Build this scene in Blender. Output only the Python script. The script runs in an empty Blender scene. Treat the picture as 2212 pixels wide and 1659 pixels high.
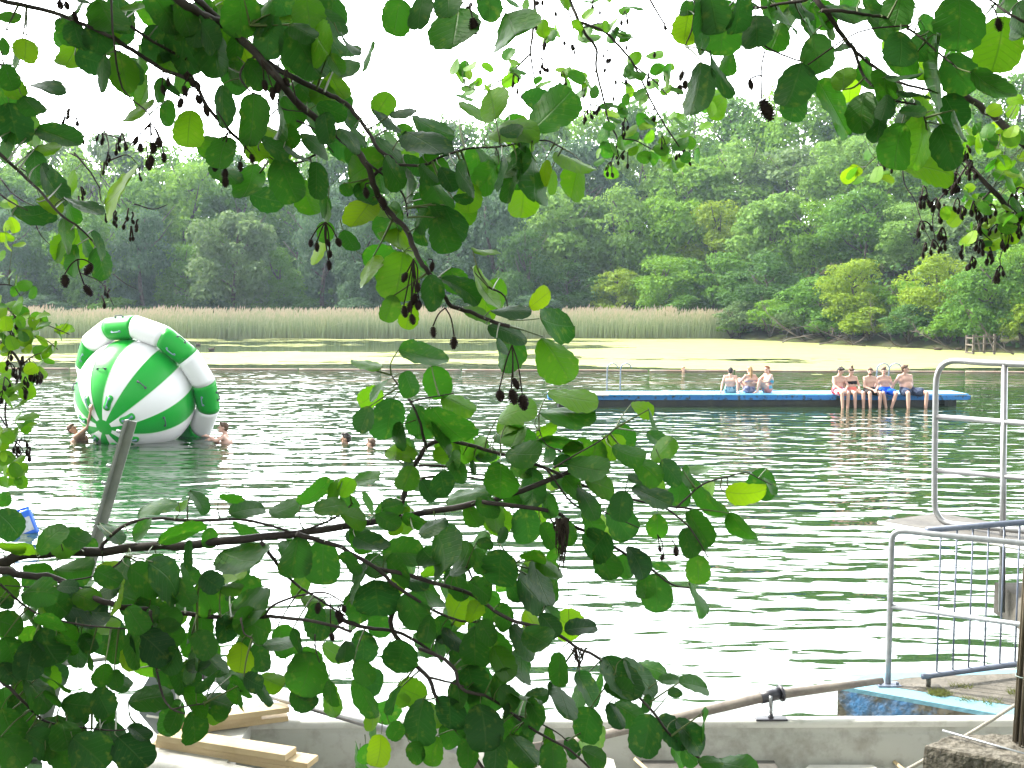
import bpy, bmesh, math, random
import numpy as np
from mathutils import Vector, Matrix, noise
R = math.radians
rnd = random.Random(7)
SC = bpy.context.scene
COL = SC.collection
# ------------------------------------------------------------------ camera
CAM_Z = 3.1; F = 2400.0; CX = 1106.0; CY = 829.5      # focal length and centre in units of a 2212 x 1659 frame
PITCH = math.atan(184.5 / F)
cd = bpy.data.cameras.new('camera'); cam = bpy.data.objects.new('camera', cd); COL.objects.link(cam)
cam.location = (0, 0, CAM_Z); cam.rotation_euler = (math.pi / 2 - PITCH, 0, 0)
cd.sensor_width = 36; cd.lens = 36 * F / 2212; cd.clip_start = 0.05; cd.clip_end = 3000
SC.camera = cam
FWD = Vector((0, math.cos(PITCH), -math.sin(PITCH))); UP = Vector((0, math.sin(PITCH), math.cos(PITCH))); RT = Vector((1, 0, 0))
EYE = Vector((0, 0, CAM_Z))
def ray(px, py): return FWD + RT * ((px - CX) / F) - UP * ((py - CY) / F)
def at(px, py, d): return EYE + ray(px, py) * d
def on_z(px, py, z=0.0):
    r = ray(px, py); return EYE + r * ((z - CAM_Z) / r.z)
def on_y(px, py, y):
    r = ray(px, py); return EYE + r * (y / r.y)
# ------------------------------------------------------------------ light
SKY_GLOW = 2.9
SUN_AZ = R(-68); SUN_EL = R(48)
w = bpy.data.worlds.new('World'); SC.world = w; w.use_nodes = True
nt = w.node_tree; nt.nodes.clear()
sky = nt.nodes.new('ShaderNodeTexSky'); sky.sky_type = 'NISHITA'; sky.sun_disc = False
sky.sun_elevation = SUN_EL; sky.sun_rotation = SUN_AZ; sky.dust_density = 10.0; sky.air_density = 1.6; sky.ozone_density = 1.0
hs = nt.nodes.new('ShaderNodeHueSaturation'); hs.inputs['Saturation'].default_value = 0.45
bg = nt.nodes.new('ShaderNodeBackground'); bg.inputs['Strength'].default_value = 0.08
wo = nt.nodes.new('ShaderNodeOutputWorld')
nt.links.new(sky.outputs[0], hs.inputs['Color']); nt.links.new(hs.outputs[0], bg.inputs[0])
# extra glow added to the hazy sky, low and strongest ahead, whitening the lake
tcw = nt.nodes.new('ShaderNodeTexCoord'); sxw = nt.nodes.new('ShaderNodeSeparateXYZ'); nt.links.new(tcw.outputs['Generated'], sxw.inputs[0])
crw = nt.nodes.new('ShaderNodeValToRGB'); e_ = crw.color_ramp.elements
e_[0].position = 0.0; e_[0].color = (1, 1, 1, 1); e_[1].position = 1.0; e_[1].color = (.10, .10, .10, 1)
for p_, v_ in ((.30, 1.0), (.50, .62), (.72, .25)): x_ = e_.new(p_); x_.color = (v_, v_, v_, 1)
mrw = nt.nodes.new('ShaderNodeMapRange'); mrw.inputs['From Min'].default_value = -.3; mrw.inputs['From Max'].default_value = .7; mrw.inputs['To Min'].default_value = .22; mrw.inputs['To Max'].default_value = 1.0  # glow dims behind the camera; its floor is raised to fill camera-facing sides
nt.links.new(sxw.outputs['Z'], crw.inputs[0]); nt.links.new(sxw.outputs['Y'], mrw.inputs[0])
mlw = nt.nodes.new('ShaderNodeMath'); mlw.operation = 'MULTIPLY'; nt.links.new(crw.outputs[0], mlw.inputs[0]); nt.links.new(mrw.outputs[0], mlw.inputs[1])
# added bright lobe ahead-left, off the sun's direction, to whiten water near the swimmers
dpw = nt.nodes.new('ShaderNodeVectorMath'); dpw.operation = 'DOT_PRODUCT'; dpw.inputs[1].default_value = (math.sin(R(-14)) * .92, math.cos(R(-14)) * .92, .39)
nt.links.new(tcw.outputs['Generated'], dpw.inputs[0])
mrl = nt.nodes.new('ShaderNodeMapRange'); mrl.interpolation_type = 'SMOOTHSTEP'; mrl.inputs['From Min'].default_value = .90; mrl.inputs['From Max'].default_value = 1.0; mrl.inputs['To Min'].default_value = 1.0; mrl.inputs['To Max'].default_value = 2.3
nt.links.new(dpw.outputs['Value'], mrl.inputs[0]); mlv = nt.nodes.new('ShaderNodeMath'); mlv.operation = 'MULTIPLY'; nt.links.new(mlw.outputs[0], mlv.inputs[0]); nt.links.new(mrl.outputs[0], mlv.inputs[1]); mlw = mlv
ml2 = nt.nodes.new('ShaderNodeMath'); ml2.operation = 'MULTIPLY'; ml2.inputs[1].default_value = SKY_GLOW; nt.links.new(mlw.outputs[0], ml2.inputs[0])
bg2 = nt.nodes.new('ShaderNodeBackground'); bg2.inputs[0].default_value = (.95, .98, 1, 1); nt.links.new(ml2.outputs[0], bg2.inputs[1])
adw = nt.nodes.new('ShaderNodeAddShader'); nt.links.new(bg.outputs[0], adw.inputs[0]); nt.links.new(bg2.outputs[0], adw.inputs[1]); nt.links.new(adw.outputs[0], wo.inputs[0])
sl = bpy.data.lights.new('sun', 'SUN'); sl.energy = 4.3; sl.angle = R(1.5); sl.color = (1.0, 0.95, 0.86)
sun = bpy.data.objects.new('sun', sl); COL.objects.link(sun)
SUND = Vector((math.sin(SUN_AZ) * math.cos(SUN_EL), math.cos(SUN_AZ) * math.cos(SUN_EL), math.sin(SUN_EL)))
sun.rotation_euler = SUND.to_track_quat('Z', 'Y').to_euler(); sun.location = (0, 0, 60)
SC.view_settings.view_transform = 'Standard'; SC.view_settings.look = 'None'
SC.view_settings.exposure = 1.52; SC.view_settings.gamma = 1.0
SC.render.engine = 'CYCLES'
SC.cycles.use_denoising = True; SC.cycles.max_bounces = 8; SC.cycles.transparent_max_bounces = 8
SC.cycles.volume_bounces = 0; SC.cycles.diffuse_bounces = 4

# ------------------------------------------------------------------ helpers
def tag(o, label=None, cat=None, group=None, kind=None):
    if label: o['label'] = label
    if cat: o['category'] = cat
    if group: o['group'] = group
    if kind: o['kind'] = kind
    return o
def empty(name, loc=(0, 0, 0), rz=0.0):
    o = bpy.data.objects.new(name, None); COL.objects.link(o); o.location = loc; o.rotation_euler = (0, 0, rz)
    o.empty_display_size = 0.2; return o
def link(name, me, parent=None, local=False):
    """Link a mesh whose vertices are in world space (or in the parent's space when local)."""
    o = bpy.data.objects.new(name, me); COL.objects.link(o)
    if parent is not None:
        o.parent = parent
        if not local:
            chain = []; q = parent
            while q is not None: chain.append(q); q = q.parent
            W = Matrix.Identity(4)
            for q in reversed(chain):
                W = W @ q.matrix_parent_inverse @ (Matrix.LocRotScale(q.location, q.rotation_euler, q.scale))
            o.matrix_parent_inverse = W.inverted()
    return o
class MB:
    def __init__(s): s.v = []; s.f = []; s.m = []; s.uv = {}; s.col = None
    def add(s, vs, fs, mi=0):
        b = len(s.v); s.v += [tuple(v) for v in vs]
        for f in fs: s.f.append(tuple(i + b for i in f)); s.m.append(mi)
        return b
    def box(s, c, d, rot=None, mi=0, bev=0.0):
        c = Vector(c); hx, hy, hz = d[0] / 2, d[1] / 2, d[2] / 2
        if bev > 0:
            bm = bmesh.new(); bmesh.ops.create_cube(bm, size=1.0)
            for v in bm.verts: v.co = Vector((v.co.x * d[0], v.co.y * d[1], v.co.z * d[2]))
            bmesh.ops.bevel(bm, geom=bm.edges[:], offset=bev, segments=2, profile=0.6, affect='EDGES')
            bm.verts.index_update()
            vs = [(rot @ v.co if rot else v.co) + c for v in bm.verts]; fs = [[v.index for v in f.verts] for f in bm.faces]
            bm.free(); s.add(vs, fs, mi); return
        vs = [Vector((x, y, z)) for x in (-hx, hx) for y in (-hy, hy) for z in (-hz, hz)]
        if rot: vs = [rot @ v for v in vs]
        s.add([v + c for v in vs], [(0, 1, 3, 2), (4, 6, 7, 5), (0, 4, 5, 1), (2, 3, 7, 6), (0, 2, 6, 4), (1, 5, 7, 3)], mi)
    def tube(s, pts, rad, n=8, cap=True, mi=0, flat=1.0):
        pts = [Vector(p) for p in pts]
        if not hasattr(rad, '__len__'): rad = [rad] * len(pts)
        T = []
        for i in range(len(pts)):
            a = pts[max(0, i - 1)]; b = pts[min(len(pts) - 1, i + 1)]
            t = (b - a); T.append(t.normalized() if t.length > 1e-9 else Vector((0, 0, 1)))
        up = Vector((0, 0, 1)) if abs(T[0].z) < 0.9 else Vector((1, 0, 0))
        N = (up - T[0] * up.dot(T[0])).normalized()
        vs = []; fs = []
        for i, p in enumerate(pts):
            N = (N - T[i] * N.dot(T[i])); N = N.normalized() if N.length > 1e-6 else T[i].orthogonal().normalized()
            B = T[i].cross(N)
            for k in range(n):
                a = 2 * math.pi * k / n
                vs.append(p + (N * math.cos(a) + B * math.sin(a) * flat) * rad[i])
        for i in range(len(pts) - 1):
            for k in range(n):
                k2 = (k + 1) % n
                fs.append((i * n + k, i * n + k2, (i + 1) * n + k2, (i + 1) * n + k))
        if cap:
            fs.append(tuple(range(n))[::-1]); fs.append(tuple((len(pts) - 1) * n + k for k in range(n)))
        s.add(vs, fs, mi)
    def ball(s, c, r, nu=16, nv=10, M=None, mi=0):
        c = Vector(c)
        if not hasattr(r, '__len__'): r = (r, r, r)
        vs = [Vector((0, 0, r[2]))]
        for j in range(1, nv):
            t = math.pi * j / nv
            for i in range(nu):
                a = 2 * math.pi * i / nu
                vs.append(Vector((r[0] * math.sin(t) * math.cos(a), r[1] * math.sin(t) * math.sin(a), r[2] * math.cos(t))))
        vs.append(Vector((0, 0, -r[2]))); L = len(vs) - 1
        fs = [(0, 1 + i, 1 + (i + 1) % nu) for i in range(nu)]
        for j in range(nv - 2):
            for i in range(nu):
                a = 1 + j * nu + i; b = 1 + j * nu + (i + 1) % nu
                fs.append((a, a + nu, b + nu, b))
        q = 1 + (nv - 2) * nu
        fs += [(q + i, L, q + (i + 1) % nu) for i in range(nu)]
        if M: vs = [M @ v for v in vs]
        s.add([v + c for v in vs], fs, mi)
    def cone(s, p0, p1, r0, r1, n=14, mi=0):
        """tapered capsule"""
        p0 = Vector(p0); p1 = Vector(p1); d = p1 - p0; L = max(d.length, 1e-5); t = d / L
        pts = []; rad = []
        for k in range(5):
            a = math.pi / 2 * k / 4 * 0.97 + 0.04
            pts.append(p0 - t * r0 * math.cos(a)); rad.append(r0 * math.sin(a))
        for k in range(5):
            a = math.pi / 2 * (4 - k) / 4 * 0.97 + 0.04
            pts.append(p1 + t * r1 * math.cos(a)); rad.append(r1 * math.sin(a))
        s.tube(pts, rad, n=n, mi=mi)
    def mesh(s, name, mats, smooth=True, flip=False):
        me = bpy.data.meshes.new(name)
        me.from_pydata(s.v, [], s.f); me.update()
        if not isinstance(mats, (list, tuple)): mats = [mats]
        for m in mats: me.materials.append(m)
        if len(mats) > 1: me.polygons.foreach_set('material_index', s.m)
        me.polygons.foreach_set('use_smooth', [smooth] * len(me.polygons))
        return me
    def build(s, name, mats, parent=None, smooth=True, local=False):
        return link(name, s.mesh(name, mats, smooth), parent, local)
def fixn(o):
    bm = bmesh.new(); bm.from_mesh(o.data); bmesh.ops.recalc_face_normals(bm, faces=bm.faces); bm.to_mesh(o.data); bm.free()
def spline(pts, n=6):
    """Catmull-Rom through pts (tuples of any length)."""
    P = [Vector(p) for p in pts]
    if len(P) < 3: return P
    P = [P[0] * 2 - P[1]] + P + [P[-1] * 2 - P[-2]]
    out = []
    for i in range(1, len(P) - 2):
        for k in range(n):
            t = k / n
            out.append(0.5 * ((2 * P[i]) + (P[i + 1] - P[i - 1]) * t + (2 * P[i - 1] - 5 * P[i] + 4 * P[i + 1] - P[i + 2]) * t * t
                              + (3 * P[i] - P[i - 1] - 3 * P[i + 1] + P[i + 2]) * t ** 3))
    out.append(P[-2]); return out
# ------------------------------------------------------------------ materials
def mat(name, col, rough=0.6, spec=0.5, metal=0.0, col2=None, scale=6.0, bump=0.0, bscale=None, detail=5.0, lo=0.35, hi=0.7, coat=0.0, coords='Object', stretch=None):
    m = bpy.data.materials.new(name); m.use_nodes = True
    t = m.node_tree; b = t.nodes['Principled BSDF']
    b.inputs['Base Color'].default_value = (*col, 1); b.inputs['Roughness'].default_value = rough
    b.inputs['Specular IOR Level'].default_value = spec; b.inputs['Metallic'].default_value = metal
    b.inputs['Coat Weight'].default_value = coat
    if col2 is not None or bump:
        tc = t.nodes.new('ShaderNodeTexCoord'); src = tc.outputs[coords]
        if stretch:
            mp = t.nodes.new('ShaderNodeMapping'); mp.inputs['Scale'].default_value = stretch
            t.links.new(src, mp.inputs[0]); src = mp.outputs[0]
        n = t.nodes.new('ShaderNodeTexNoise'); n.inputs['Scale'].default_value = scale; n.inputs['Detail'].default_value = detail
        n.inputs['Roughness'].default_value = 0.65
        t.links.new(src, n.inputs['Vector'])
        if col2 is not None:
            cr = t.nodes.new('ShaderNodeValToRGB'); cr.color_ramp.elements[0].position = lo; cr.color_ramp.elements[1].position = hi
            cr.color_ramp.elements[0].color = (*col, 1); cr.color_ramp.elements[1].color = (*col2, 1)
            t.links.new(n.outputs['Fac'], cr.inputs[0]); t.links.new(cr.outputs[0], b.inputs['Base Color'])
        if bump:
            n2 = t.nodes.new('ShaderNodeTexNoise'); n2.inputs['Scale'].default_value = bscale or scale * 3; n2.inputs['Detail'].default_value = 6
            t.links.new(src, n2.inputs['Vector'])
            bp = t.nodes.new('ShaderNodeBump'); bp.inputs['Strength'].default_value = 1.0; bp.inputs['Distance'].default_value = bump
            t.links.new(n2.outputs['Fac'], bp.inputs['Height']); t.links.new(bp.outputs[0], b.inputs['Normal'])
    return m
M = {}
# ================================================================== ground (one sheet) and water
def shore_y(x):
    """y of the far waterline"""
    if x < -46: return 88 + (x + 46) * 0.9 if x > -90 else 48
    if x < 14: return 92.0
    if x < 17: return 92 - (x - 14) * 2.2
    return max(30.0, 85.4 - (x - 17) * 1.98)
def sstep(a, b, x):
    t = min(1, max(0, (x - a) / (b - a))); return t * t * (3 - 2 * t)
def ground_z(x, y):
    d = y - shore_y(x)
    far = 0.0
    if d > 0:
        right = sstep(-2, 22, x); 
        hill = 0.05 * d + (4.5 * right + 2.5) * sstep(8, 60, d)
        far = 0.25 + hill
    elif d > -6: far = 0.25 + (d) * 0.3
    else: far = -1.55
    near = -1.55
    if y < 5.6:
        near = 1.35 - 2.9 * sstep(2.6, 6.2, y)
    z = max(far, near)
    return z + 0.25 * noise.noise(Vector((x * .12, y * .12, 0))) * (1 if z > 0.4 else 0.1)
xs = np.concatenate([np.linspace(-900, -110, 14), np.linspace(-100, 100, 101), np.linspace(110, 900, 14)])
ys = np.concatenate([np.linspace(-900, -30, 12), np.linspace(-20, 12, 33), np.linspace(14, 180, 84), np.linspace(190, 900, 14)])
g = MB(); nx = len(xs)
vs = [(x, y, ground_z(float(x), float(y))) for y in ys for x in xs]
fs = [(j * nx + i, j * nx + i + 1, (j + 1) * nx + i + 1, (j + 1) * nx + i) for j in range(len(ys) - 1) for i in range(nx - 1)]
g.add(vs, fs)
M['soil'] = mat('leaf litter soil', (.035, .028, .017), .95, .1, col2=(.05, .07, .02), scale=.8, bump=.03, coords='Object')
tag(g.build('ground', M['soil']), kind='structure')

def water_material():
    m = bpy.data.materials.new('lake water'); m.use_nodes = True; t = m.node_tree; b = t.nodes['Principled BSDF']
    b.inputs['Base Color'].default_value = (.015, .036, .014, 1); b.inputs['Roughness'].default_value = .03
    b.inputs['IOR'].default_value = 1.75; b.inputs['Specular IOR Level'].default_value = .5
    geo = t.nodes.new('ShaderNodeNewGeometry')
    def wave(sx, sy, rot, detail, rough, amp, dist=0.0):
        mp = t.nodes.new('ShaderNodeMapping'); mp.inputs['Scale'].default_value = (sx, sy, 1); mp.inputs['Rotation'].default_value = (0, 0, rot)
        n = t.nodes.new('ShaderNodeTexNoise'); n.inputs['Scale'].default_value = 1; n.inputs['Detail'].default_value = detail
        n.inputs['Roughness'].default_value = rough; n.inputs['Distortion'].default_value = dist
        mu = t.nodes.new('ShaderNodeMath'); mu.operation = 'MULTIPLY'; mu.inputs[1].default_value = amp
        t.links.new(geo.outputs['Position'], mp.inputs[0]); t.links.new(mp.outputs[0], n.inputs['Vector']); t.links.new(n.outputs['Fac'], mu.inputs[0])
        return mu.outputs[0]
    parts = [wave(.95, 2.1, R(4), 1.0, .4, WAVE[0]), wave(2.2, 5.0, R(-9), 1.5, .45, WAVE[1]), wave(.2, .45, R(12), 1, .5, WAVE[2])]
    acc = parts[0]
    for p in parts[1:]:
        a = t.nodes.new('ShaderNodeMath'); a.operation = 'ADD'; t.links.new(acc, a.inputs[0]); t.links.new(p, a.inputs[1]); acc = a.outputs[0]
    bp = t.nodes.new('ShaderNodeBump'); bp.inputs['Strength'].default_value = 1; bp.inputs['Distance'].default_value = 1
    # calm water inside the weed belt behind the boom, rippled in front of it
    sx = t.nodes.new('ShaderNodeSeparateXYZ'); t.links.new(geo.outputs['Position'], sx.inputs[0])
    mr = t.nodes.new('ShaderNodeMapRange'); mr.inputs['From Min'].default_value = 44; mr.inputs['From Max'].default_value = 56
    mr.inputs['To Min'].default_value = 1; mr.inputs['To Max'].default_value = .18
    t.links.new(sx.outputs['Y'], mr.inputs[0])
    mm = t.nodes.new('ShaderNodeMath'); mm.operation = 'MULTIPLY'; t.links.new(acc, mm.inputs[0]); t.links.new(mr.outputs[0], mm.inputs[1])
    t.links.new(mm.outputs[0], bp.inputs['Height']); t.links.new(bp.outputs[0], b.inputs['Normal'])
    return m
WAVE = (.056, .017, .05)
M['water'] = water_material()
wm = MB(); wm.add([(-900, -60, 0), (900, -60, 0), (900, 900, 0), (-900, 900, 0)], [(0, 1, 2, 3)])
tag(wm.build('water', M['water']), kind='structure')

# ------------------------------------------------------------------ duckweed carpet (patchy flat film)
def weed_cover(x, y):
    """how much duckweed lies at (x, y), 0..1"""
    X = 1106 + F * x / y
    n = noise.fractal(Vector((x * .055, y * .16, 3.1)), 1.0, 2.0, 4) 
    n2 = noise.fractal(Vector((x * .5, y * 1.4, 9.1)), 1.0, 2.0, 3)
    right = sstep(-4, 13, x)
    c = n * 1.5 + n2 * .8
    c += -0.15 + 1.4 * right
    c += 1.0 * sstep(3.5, 0, abs(y - 84.5)) * (1 if x < 14 else 0)          # edge of the reeds
    c += 1.0 * sstep(6.0, 2, abs(y - 58 + 1.5 * math.sin(x * .1))) * sstep(2, -10, x)   # pale strip in the left half
    c += .7 * sstep(5.0, 1, abs(y - 64)) * sstep(-4, 4, x)
    c -= 2.2 * sstep(53.0 - 2.4 * right, 49.5 - 2.0 * right, y)          # in front of the boom
    c -= .9 * sstep(5, 1, abs(y - 70)) * (1 - right)
    return c
wd = MB(); vs = []; fs = []
yy = []; y = 45.0
while y < 91.0: yy.append(y); y += .10 + y * .0012
x0, x1, dx = -52.0, 46.0, .22
nxw = int((x1 - x0) / dx)
cover = np.zeros((len(yy), nxw + 1), bool)
for j, y in enumerate(yy):
    for i in range(nxw + 1):
        x = x0 + i * dx
        if abs(x) > y * .52: continue
        if y > shore_y(x) + 1: continue
        cover[j, i] = weed_cover(x, y) > 0.25
idx = {}
for j in range(len(yy) - 1):
    i = 0
    while i < nxw:
        if cover[j, i]:
            k = i
            while k < nxw and cover[j, k] and k - i < 60: k += 1
            for q in ((j, i), (j, k), (j + 1, k), (j + 1, i)):
                if q not in idx:
                    idx[q] = len(vs); vs.append((x0 + q[1] * dx, yy[q[0]], .012))
            fs.append((idx[(j, i)], idx[(j, k)], idx[(j + 1, k)], idx[(j + 1, i)]))
            i = k
        else: i += 1
wd.add(vs, fs)
M['duckweed'] = mat('duckweed', (.20, .225, .08), .8, .12, col2=(.25, .275, .11), scale=.6, bump=.002, bscale=30)
tag(wd.build('duckweed', M['duckweed']), 'pale yellow-green duckweed film on the water beyond the boom', 'duckweed', kind='stuff')

# ------------------------------------------------------------------ floating boom: two runs of thin pipe
M['boom'] = mat('weathered orange pipe', (.26, .17, .12), .6, .3, col2=(.34, .29, .24), scale=1.2)
M['float'] = mat('white float', (.7, .7, .66), .5)
boom = empty('floating_boom', (0, 49, 0)); tag(boom, 'long thin brown floating boom pipe stretched across the whole lake', 'boom')
px = -60
while px < 2300:
    L = rnd.uniform(170, 300); ya = 796 + px * .0035; yb = 796.0 + (px + L) * .0035
    b = MB(); a0 = on_z(px, ya, .03); a1 = on_z(px + L - 4, yb, .03)
    am = (a0 + a1) / 2 + Vector((0, rnd.uniform(-.12, .12), 0))
    b.tube(spline([a0, am, a1], 6), .045, n=8); b.build('pipe', M['boom'], boom)
    px += L
# ================================================================== far woods
def foliage_mat(name, col, col2, trans=.35, tcol=None, rough=.55):
    m = bpy.data.materials.new(name); m.use_nodes = True; t = m.node_tree; b = t.nodes['Principled BSDF']; out = t.nodes['Material Output']
    oi = t.nodes.new('ShaderNodeObjectInfo'); geo = t.nodes.new('ShaderNodeNewGeometry')
    n = t.nodes.new('ShaderNodeTexNoise'); n.inputs['Scale'].default_value = .9; n.inputs['Detail'].default_value = 3
    t.links.new(geo.outputs['Position'], n.inputs['Vector'])
    a = t.nodes.new('ShaderNodeMath'); a.operation = 'MULTIPLY_ADD'; a.inputs[1].default_value = .45; a.inputs[2].default_value = -.1
    t.links.new(geo.outputs['Random Per Island'], a.inputs[0])
    a2 = t.nodes.new('ShaderNodeMath'); a2.operation = 'ADD'; t.links.new(a.outputs[0], a2.inputs[0]); t.links.new(n.outputs['Fac'], a2.inputs[1])
    cr = t.nodes.new('ShaderNodeMixRGB'); cr.inputs[1].default_value = (*col, 1); cr.inputs[2].default_value = (*col2, 1)
    t.links.new(a2.outputs[0], cr.inputs[0])
    b.inputs['Roughness'].default_value = rough; b.inputs['Specular IOR Level'].default_value = .12
    t.links.new(cr.outputs[0], b.inputs['Base Color'])
    tr = t.nodes.new('ShaderNodeBsdfTranslucent'); hsv = t.nodes.new('ShaderNodeHueSaturation'); hsv.inputs['Hue'].default_value = .485; hsv.inputs['Value'].default_value = 1.5
    t.links.new(cr.outputs[0], hsv.inputs['Color']); t.links.new(hsv.outputs[0], tr.inputs[0])
    mx = t.nodes.new('ShaderNodeMixShader'); mx.inputs[0].default_value = trans
    t.links.new(b.outputs[0], mx.inputs[1]); t.links.new(tr.outputs[0], mx.inputs[2]); t.links.new(mx.outputs[0], out.inputs[0])
    return m
TONES = {
    'bright green': foliage_mat('bright foliage', (.075, .19, .012), (.14, .29, .025)),
    'yellow-green': foliage_mat('yellow green foliage', (.11, .20, .010), (.19, .29, .02)),
    'mid green': foliage_mat('mid foliage', (.05, .145, .015), (.095, .22, .025)),
    'dark green': foliage_mat('dark foliage', (.033, .10, .018), (.062, .15, .028)),
    'blue-green': foliage_mat('blue green foliage', (.04, .095, .045), (.07, .14, .06)),
    'grey-green': foliage_mat('grey green foliage', (.07, .14, .045), (.115, .19, .065)),
    'pale green': foliage_mat('pale foliage', (.09, .20, .030), (.155, .29, .055)),
}
M['bark'] = mat('grey bark', (.06, .05, .04), .9, .2, col2=(.12, .105, .085), scale=5, bump=.01)
def crown_mesh(name, seed, n=5200, lobes=34, leaf=.055, low=-.9):
    """unit crown: x, y in -1..1, z in -1..1, made of leaf-clump faces gathered on many lobes"""
    rr = random.Random(seed); L = []
    for i in range(lobes):
        z = rr.uniform(low, 1); ring = math.sqrt(max(0, 1 - z * z)) ** .8
        a = rr.uniform(0, 2 * math.pi); q = rr.uniform(.35, .80) * ring
        L.append((Vector((q * math.cos(a), q * math.sin(a), z * .78)), rr.uniform(.20, .36), rr.uniform(.6, .85)))
    vs = []; fs = []
    for k in range(n):
        c, r, fl = rr.choice(L)
        while True:
            d = Vector((rr.gauss(0, 1), rr.gauss(0, 1), rr.gauss(0, 1)))
            if d.length > .1: d.normalize(); break
        if d.z < -.35 and rr.random() < .7: d.z = -d.z
        q = r * rr.uniform(.72, 1.08) * (1 + .25 * noise.noise(Vector((c.x + d.x * 2.2, c.y + d.y * 2.2, seed + d.z * 2.2))))
        p = c + Vector((d.x * q, d.y * q, d.z * q * fl))
        nn = (d * .7 + Vector((rr.gauss(0, .5), rr.gauss(0, .5), rr.gauss(.35, .5)))).normalized()
        t1 = nn.orthogonal().normalized(); t1 = Matrix.Rotation(rr.uniform(0, 6.28), 3, nn) @ t1; t2 = nn.cross(t1)
        s = leaf * rr.uniform(.55, 1.25); b = len(vs)
        e = s * rr.uniform(.45, .8)
        vs += [p - t1 * s, p + t2 * e - t1 * s * .1 + nn * s * .2, p + t1 * s, p - t2 * e + t1 * s * .15 + nn * s * .15]
        fs.append((b, b + 1, b + 2, b + 3))
    mb = MB(); mb.add(vs, fs); return mb.mesh(name, TONES['mid green'], False)
PROTO = [crown_mesh('crown_form', 11 + i, n=9500, lobes=[44, 54, 36, 60][i], leaf=[.043, .038, .048, .036][i]) for i in range(4)]
BUSH = [crown_mesh('bush_form', 31 + i, n=6000, lobes=36, leaf=.055, low=-.5) for i in range(2)]
_cache = {}
def crown_in(proto, tone):
    k = (proto.name, tone)
    if k not in _cache:
        me = proto.copy(); me.materials.clear(); me.materials.append(TONES[tone]); _cache[k] = me
    return _cache[k]
def trunk_mb(h, r, seed):
    rr = random.Random(seed); b = MB()
    pts = [Vector((rr.uniform(-.02, .02) * h * k, rr.uniform(-.02, .02) * h * k, h * k / 5 * .9 - (.3 if k == 0 else 0))) for k in range(6)]
    b.tube(pts, [r * (1 - .15 * k) for k in range(6)], n=8)
    for i in range(7):
        z = h * rr.uniform(.3, .8); a = rr.uniform(0, 6.28); L = h * rr.uniform(.18, .32)
        p0 = Vector((0, 0, z)); p1 = p0 + Vector((math.cos(a) * L * .6, math.sin(a) * L * .6, L * .4)); p2 = p1 + Vector((math.cos(a) * L * .4, math.sin(a) * L * .4, L * .5))
        b.tube([p0, p1, p2], [r * .4, r * .25, r * .08], n=6)
    return b
def far_tree(px, top, wpx, Y, tone, name, label, cat, group, seed, squash=1.0, crown_low=.12, bush=False):
    p = on_y(px, top, Y); x = p.x; gz = ground_z(x, Y)
    if gz < 0: gz = 0.0
    H = p.z - gz; W = wpx / F * Y
    root = empty(name, (x, Y, gz), random.Random(seed).uniform(0, 6.28)); tag(root, label, cat, group)
    if not bush:
        tb = trunk_mb(H, .018 * H + .05, seed); tb.build('trunk', M['bark'], root, local=True)
    else:
        tb = MB(); rr = random.Random(seed)
        for i in range(6):
            a = i * 1.05; tb.tube([Vector((0, 0, -.2)), Vector((math.cos(a) * W * .15, math.sin(a) * W * .15, H * .4)), Vector((math.cos(a) * W * .3, math.sin(a) * W * .3, H * .75))], [.05, .035, .012], n=6)
        tb.build('stem', M['bark'], root, local=True)
    pr = (BUSH if bush else PROTO)[seed % (2 if bush else 4)]
    c = bpy.data.objects.new('foliage' if bush else 'crown', crown_in(pr, tone)); COL.objects.link(c); c.parent = root
    lo = H * crown_low; c.location = (0, 0, (H + lo) / 2); c.scale = (W * .56, W * .56 * squash, (H - lo) / 2 * 1.05)
    return root
ORD = ['first', 'second', 'third', 'fourth', 'fifth', 'sixth', 'seventh', 'eighth', 'ninth', 'tenth', 'eleventh', 'twelfth', 'thirteenth', 'fourteenth', 'fifteenth', 'sixteenth']
BG, YG, MG, DG, UG, GG, PG = 'bright green', 'yellow-green', 'mid green', 'dark green', 'blue-green', 'grey-green', 'pale green'
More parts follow.
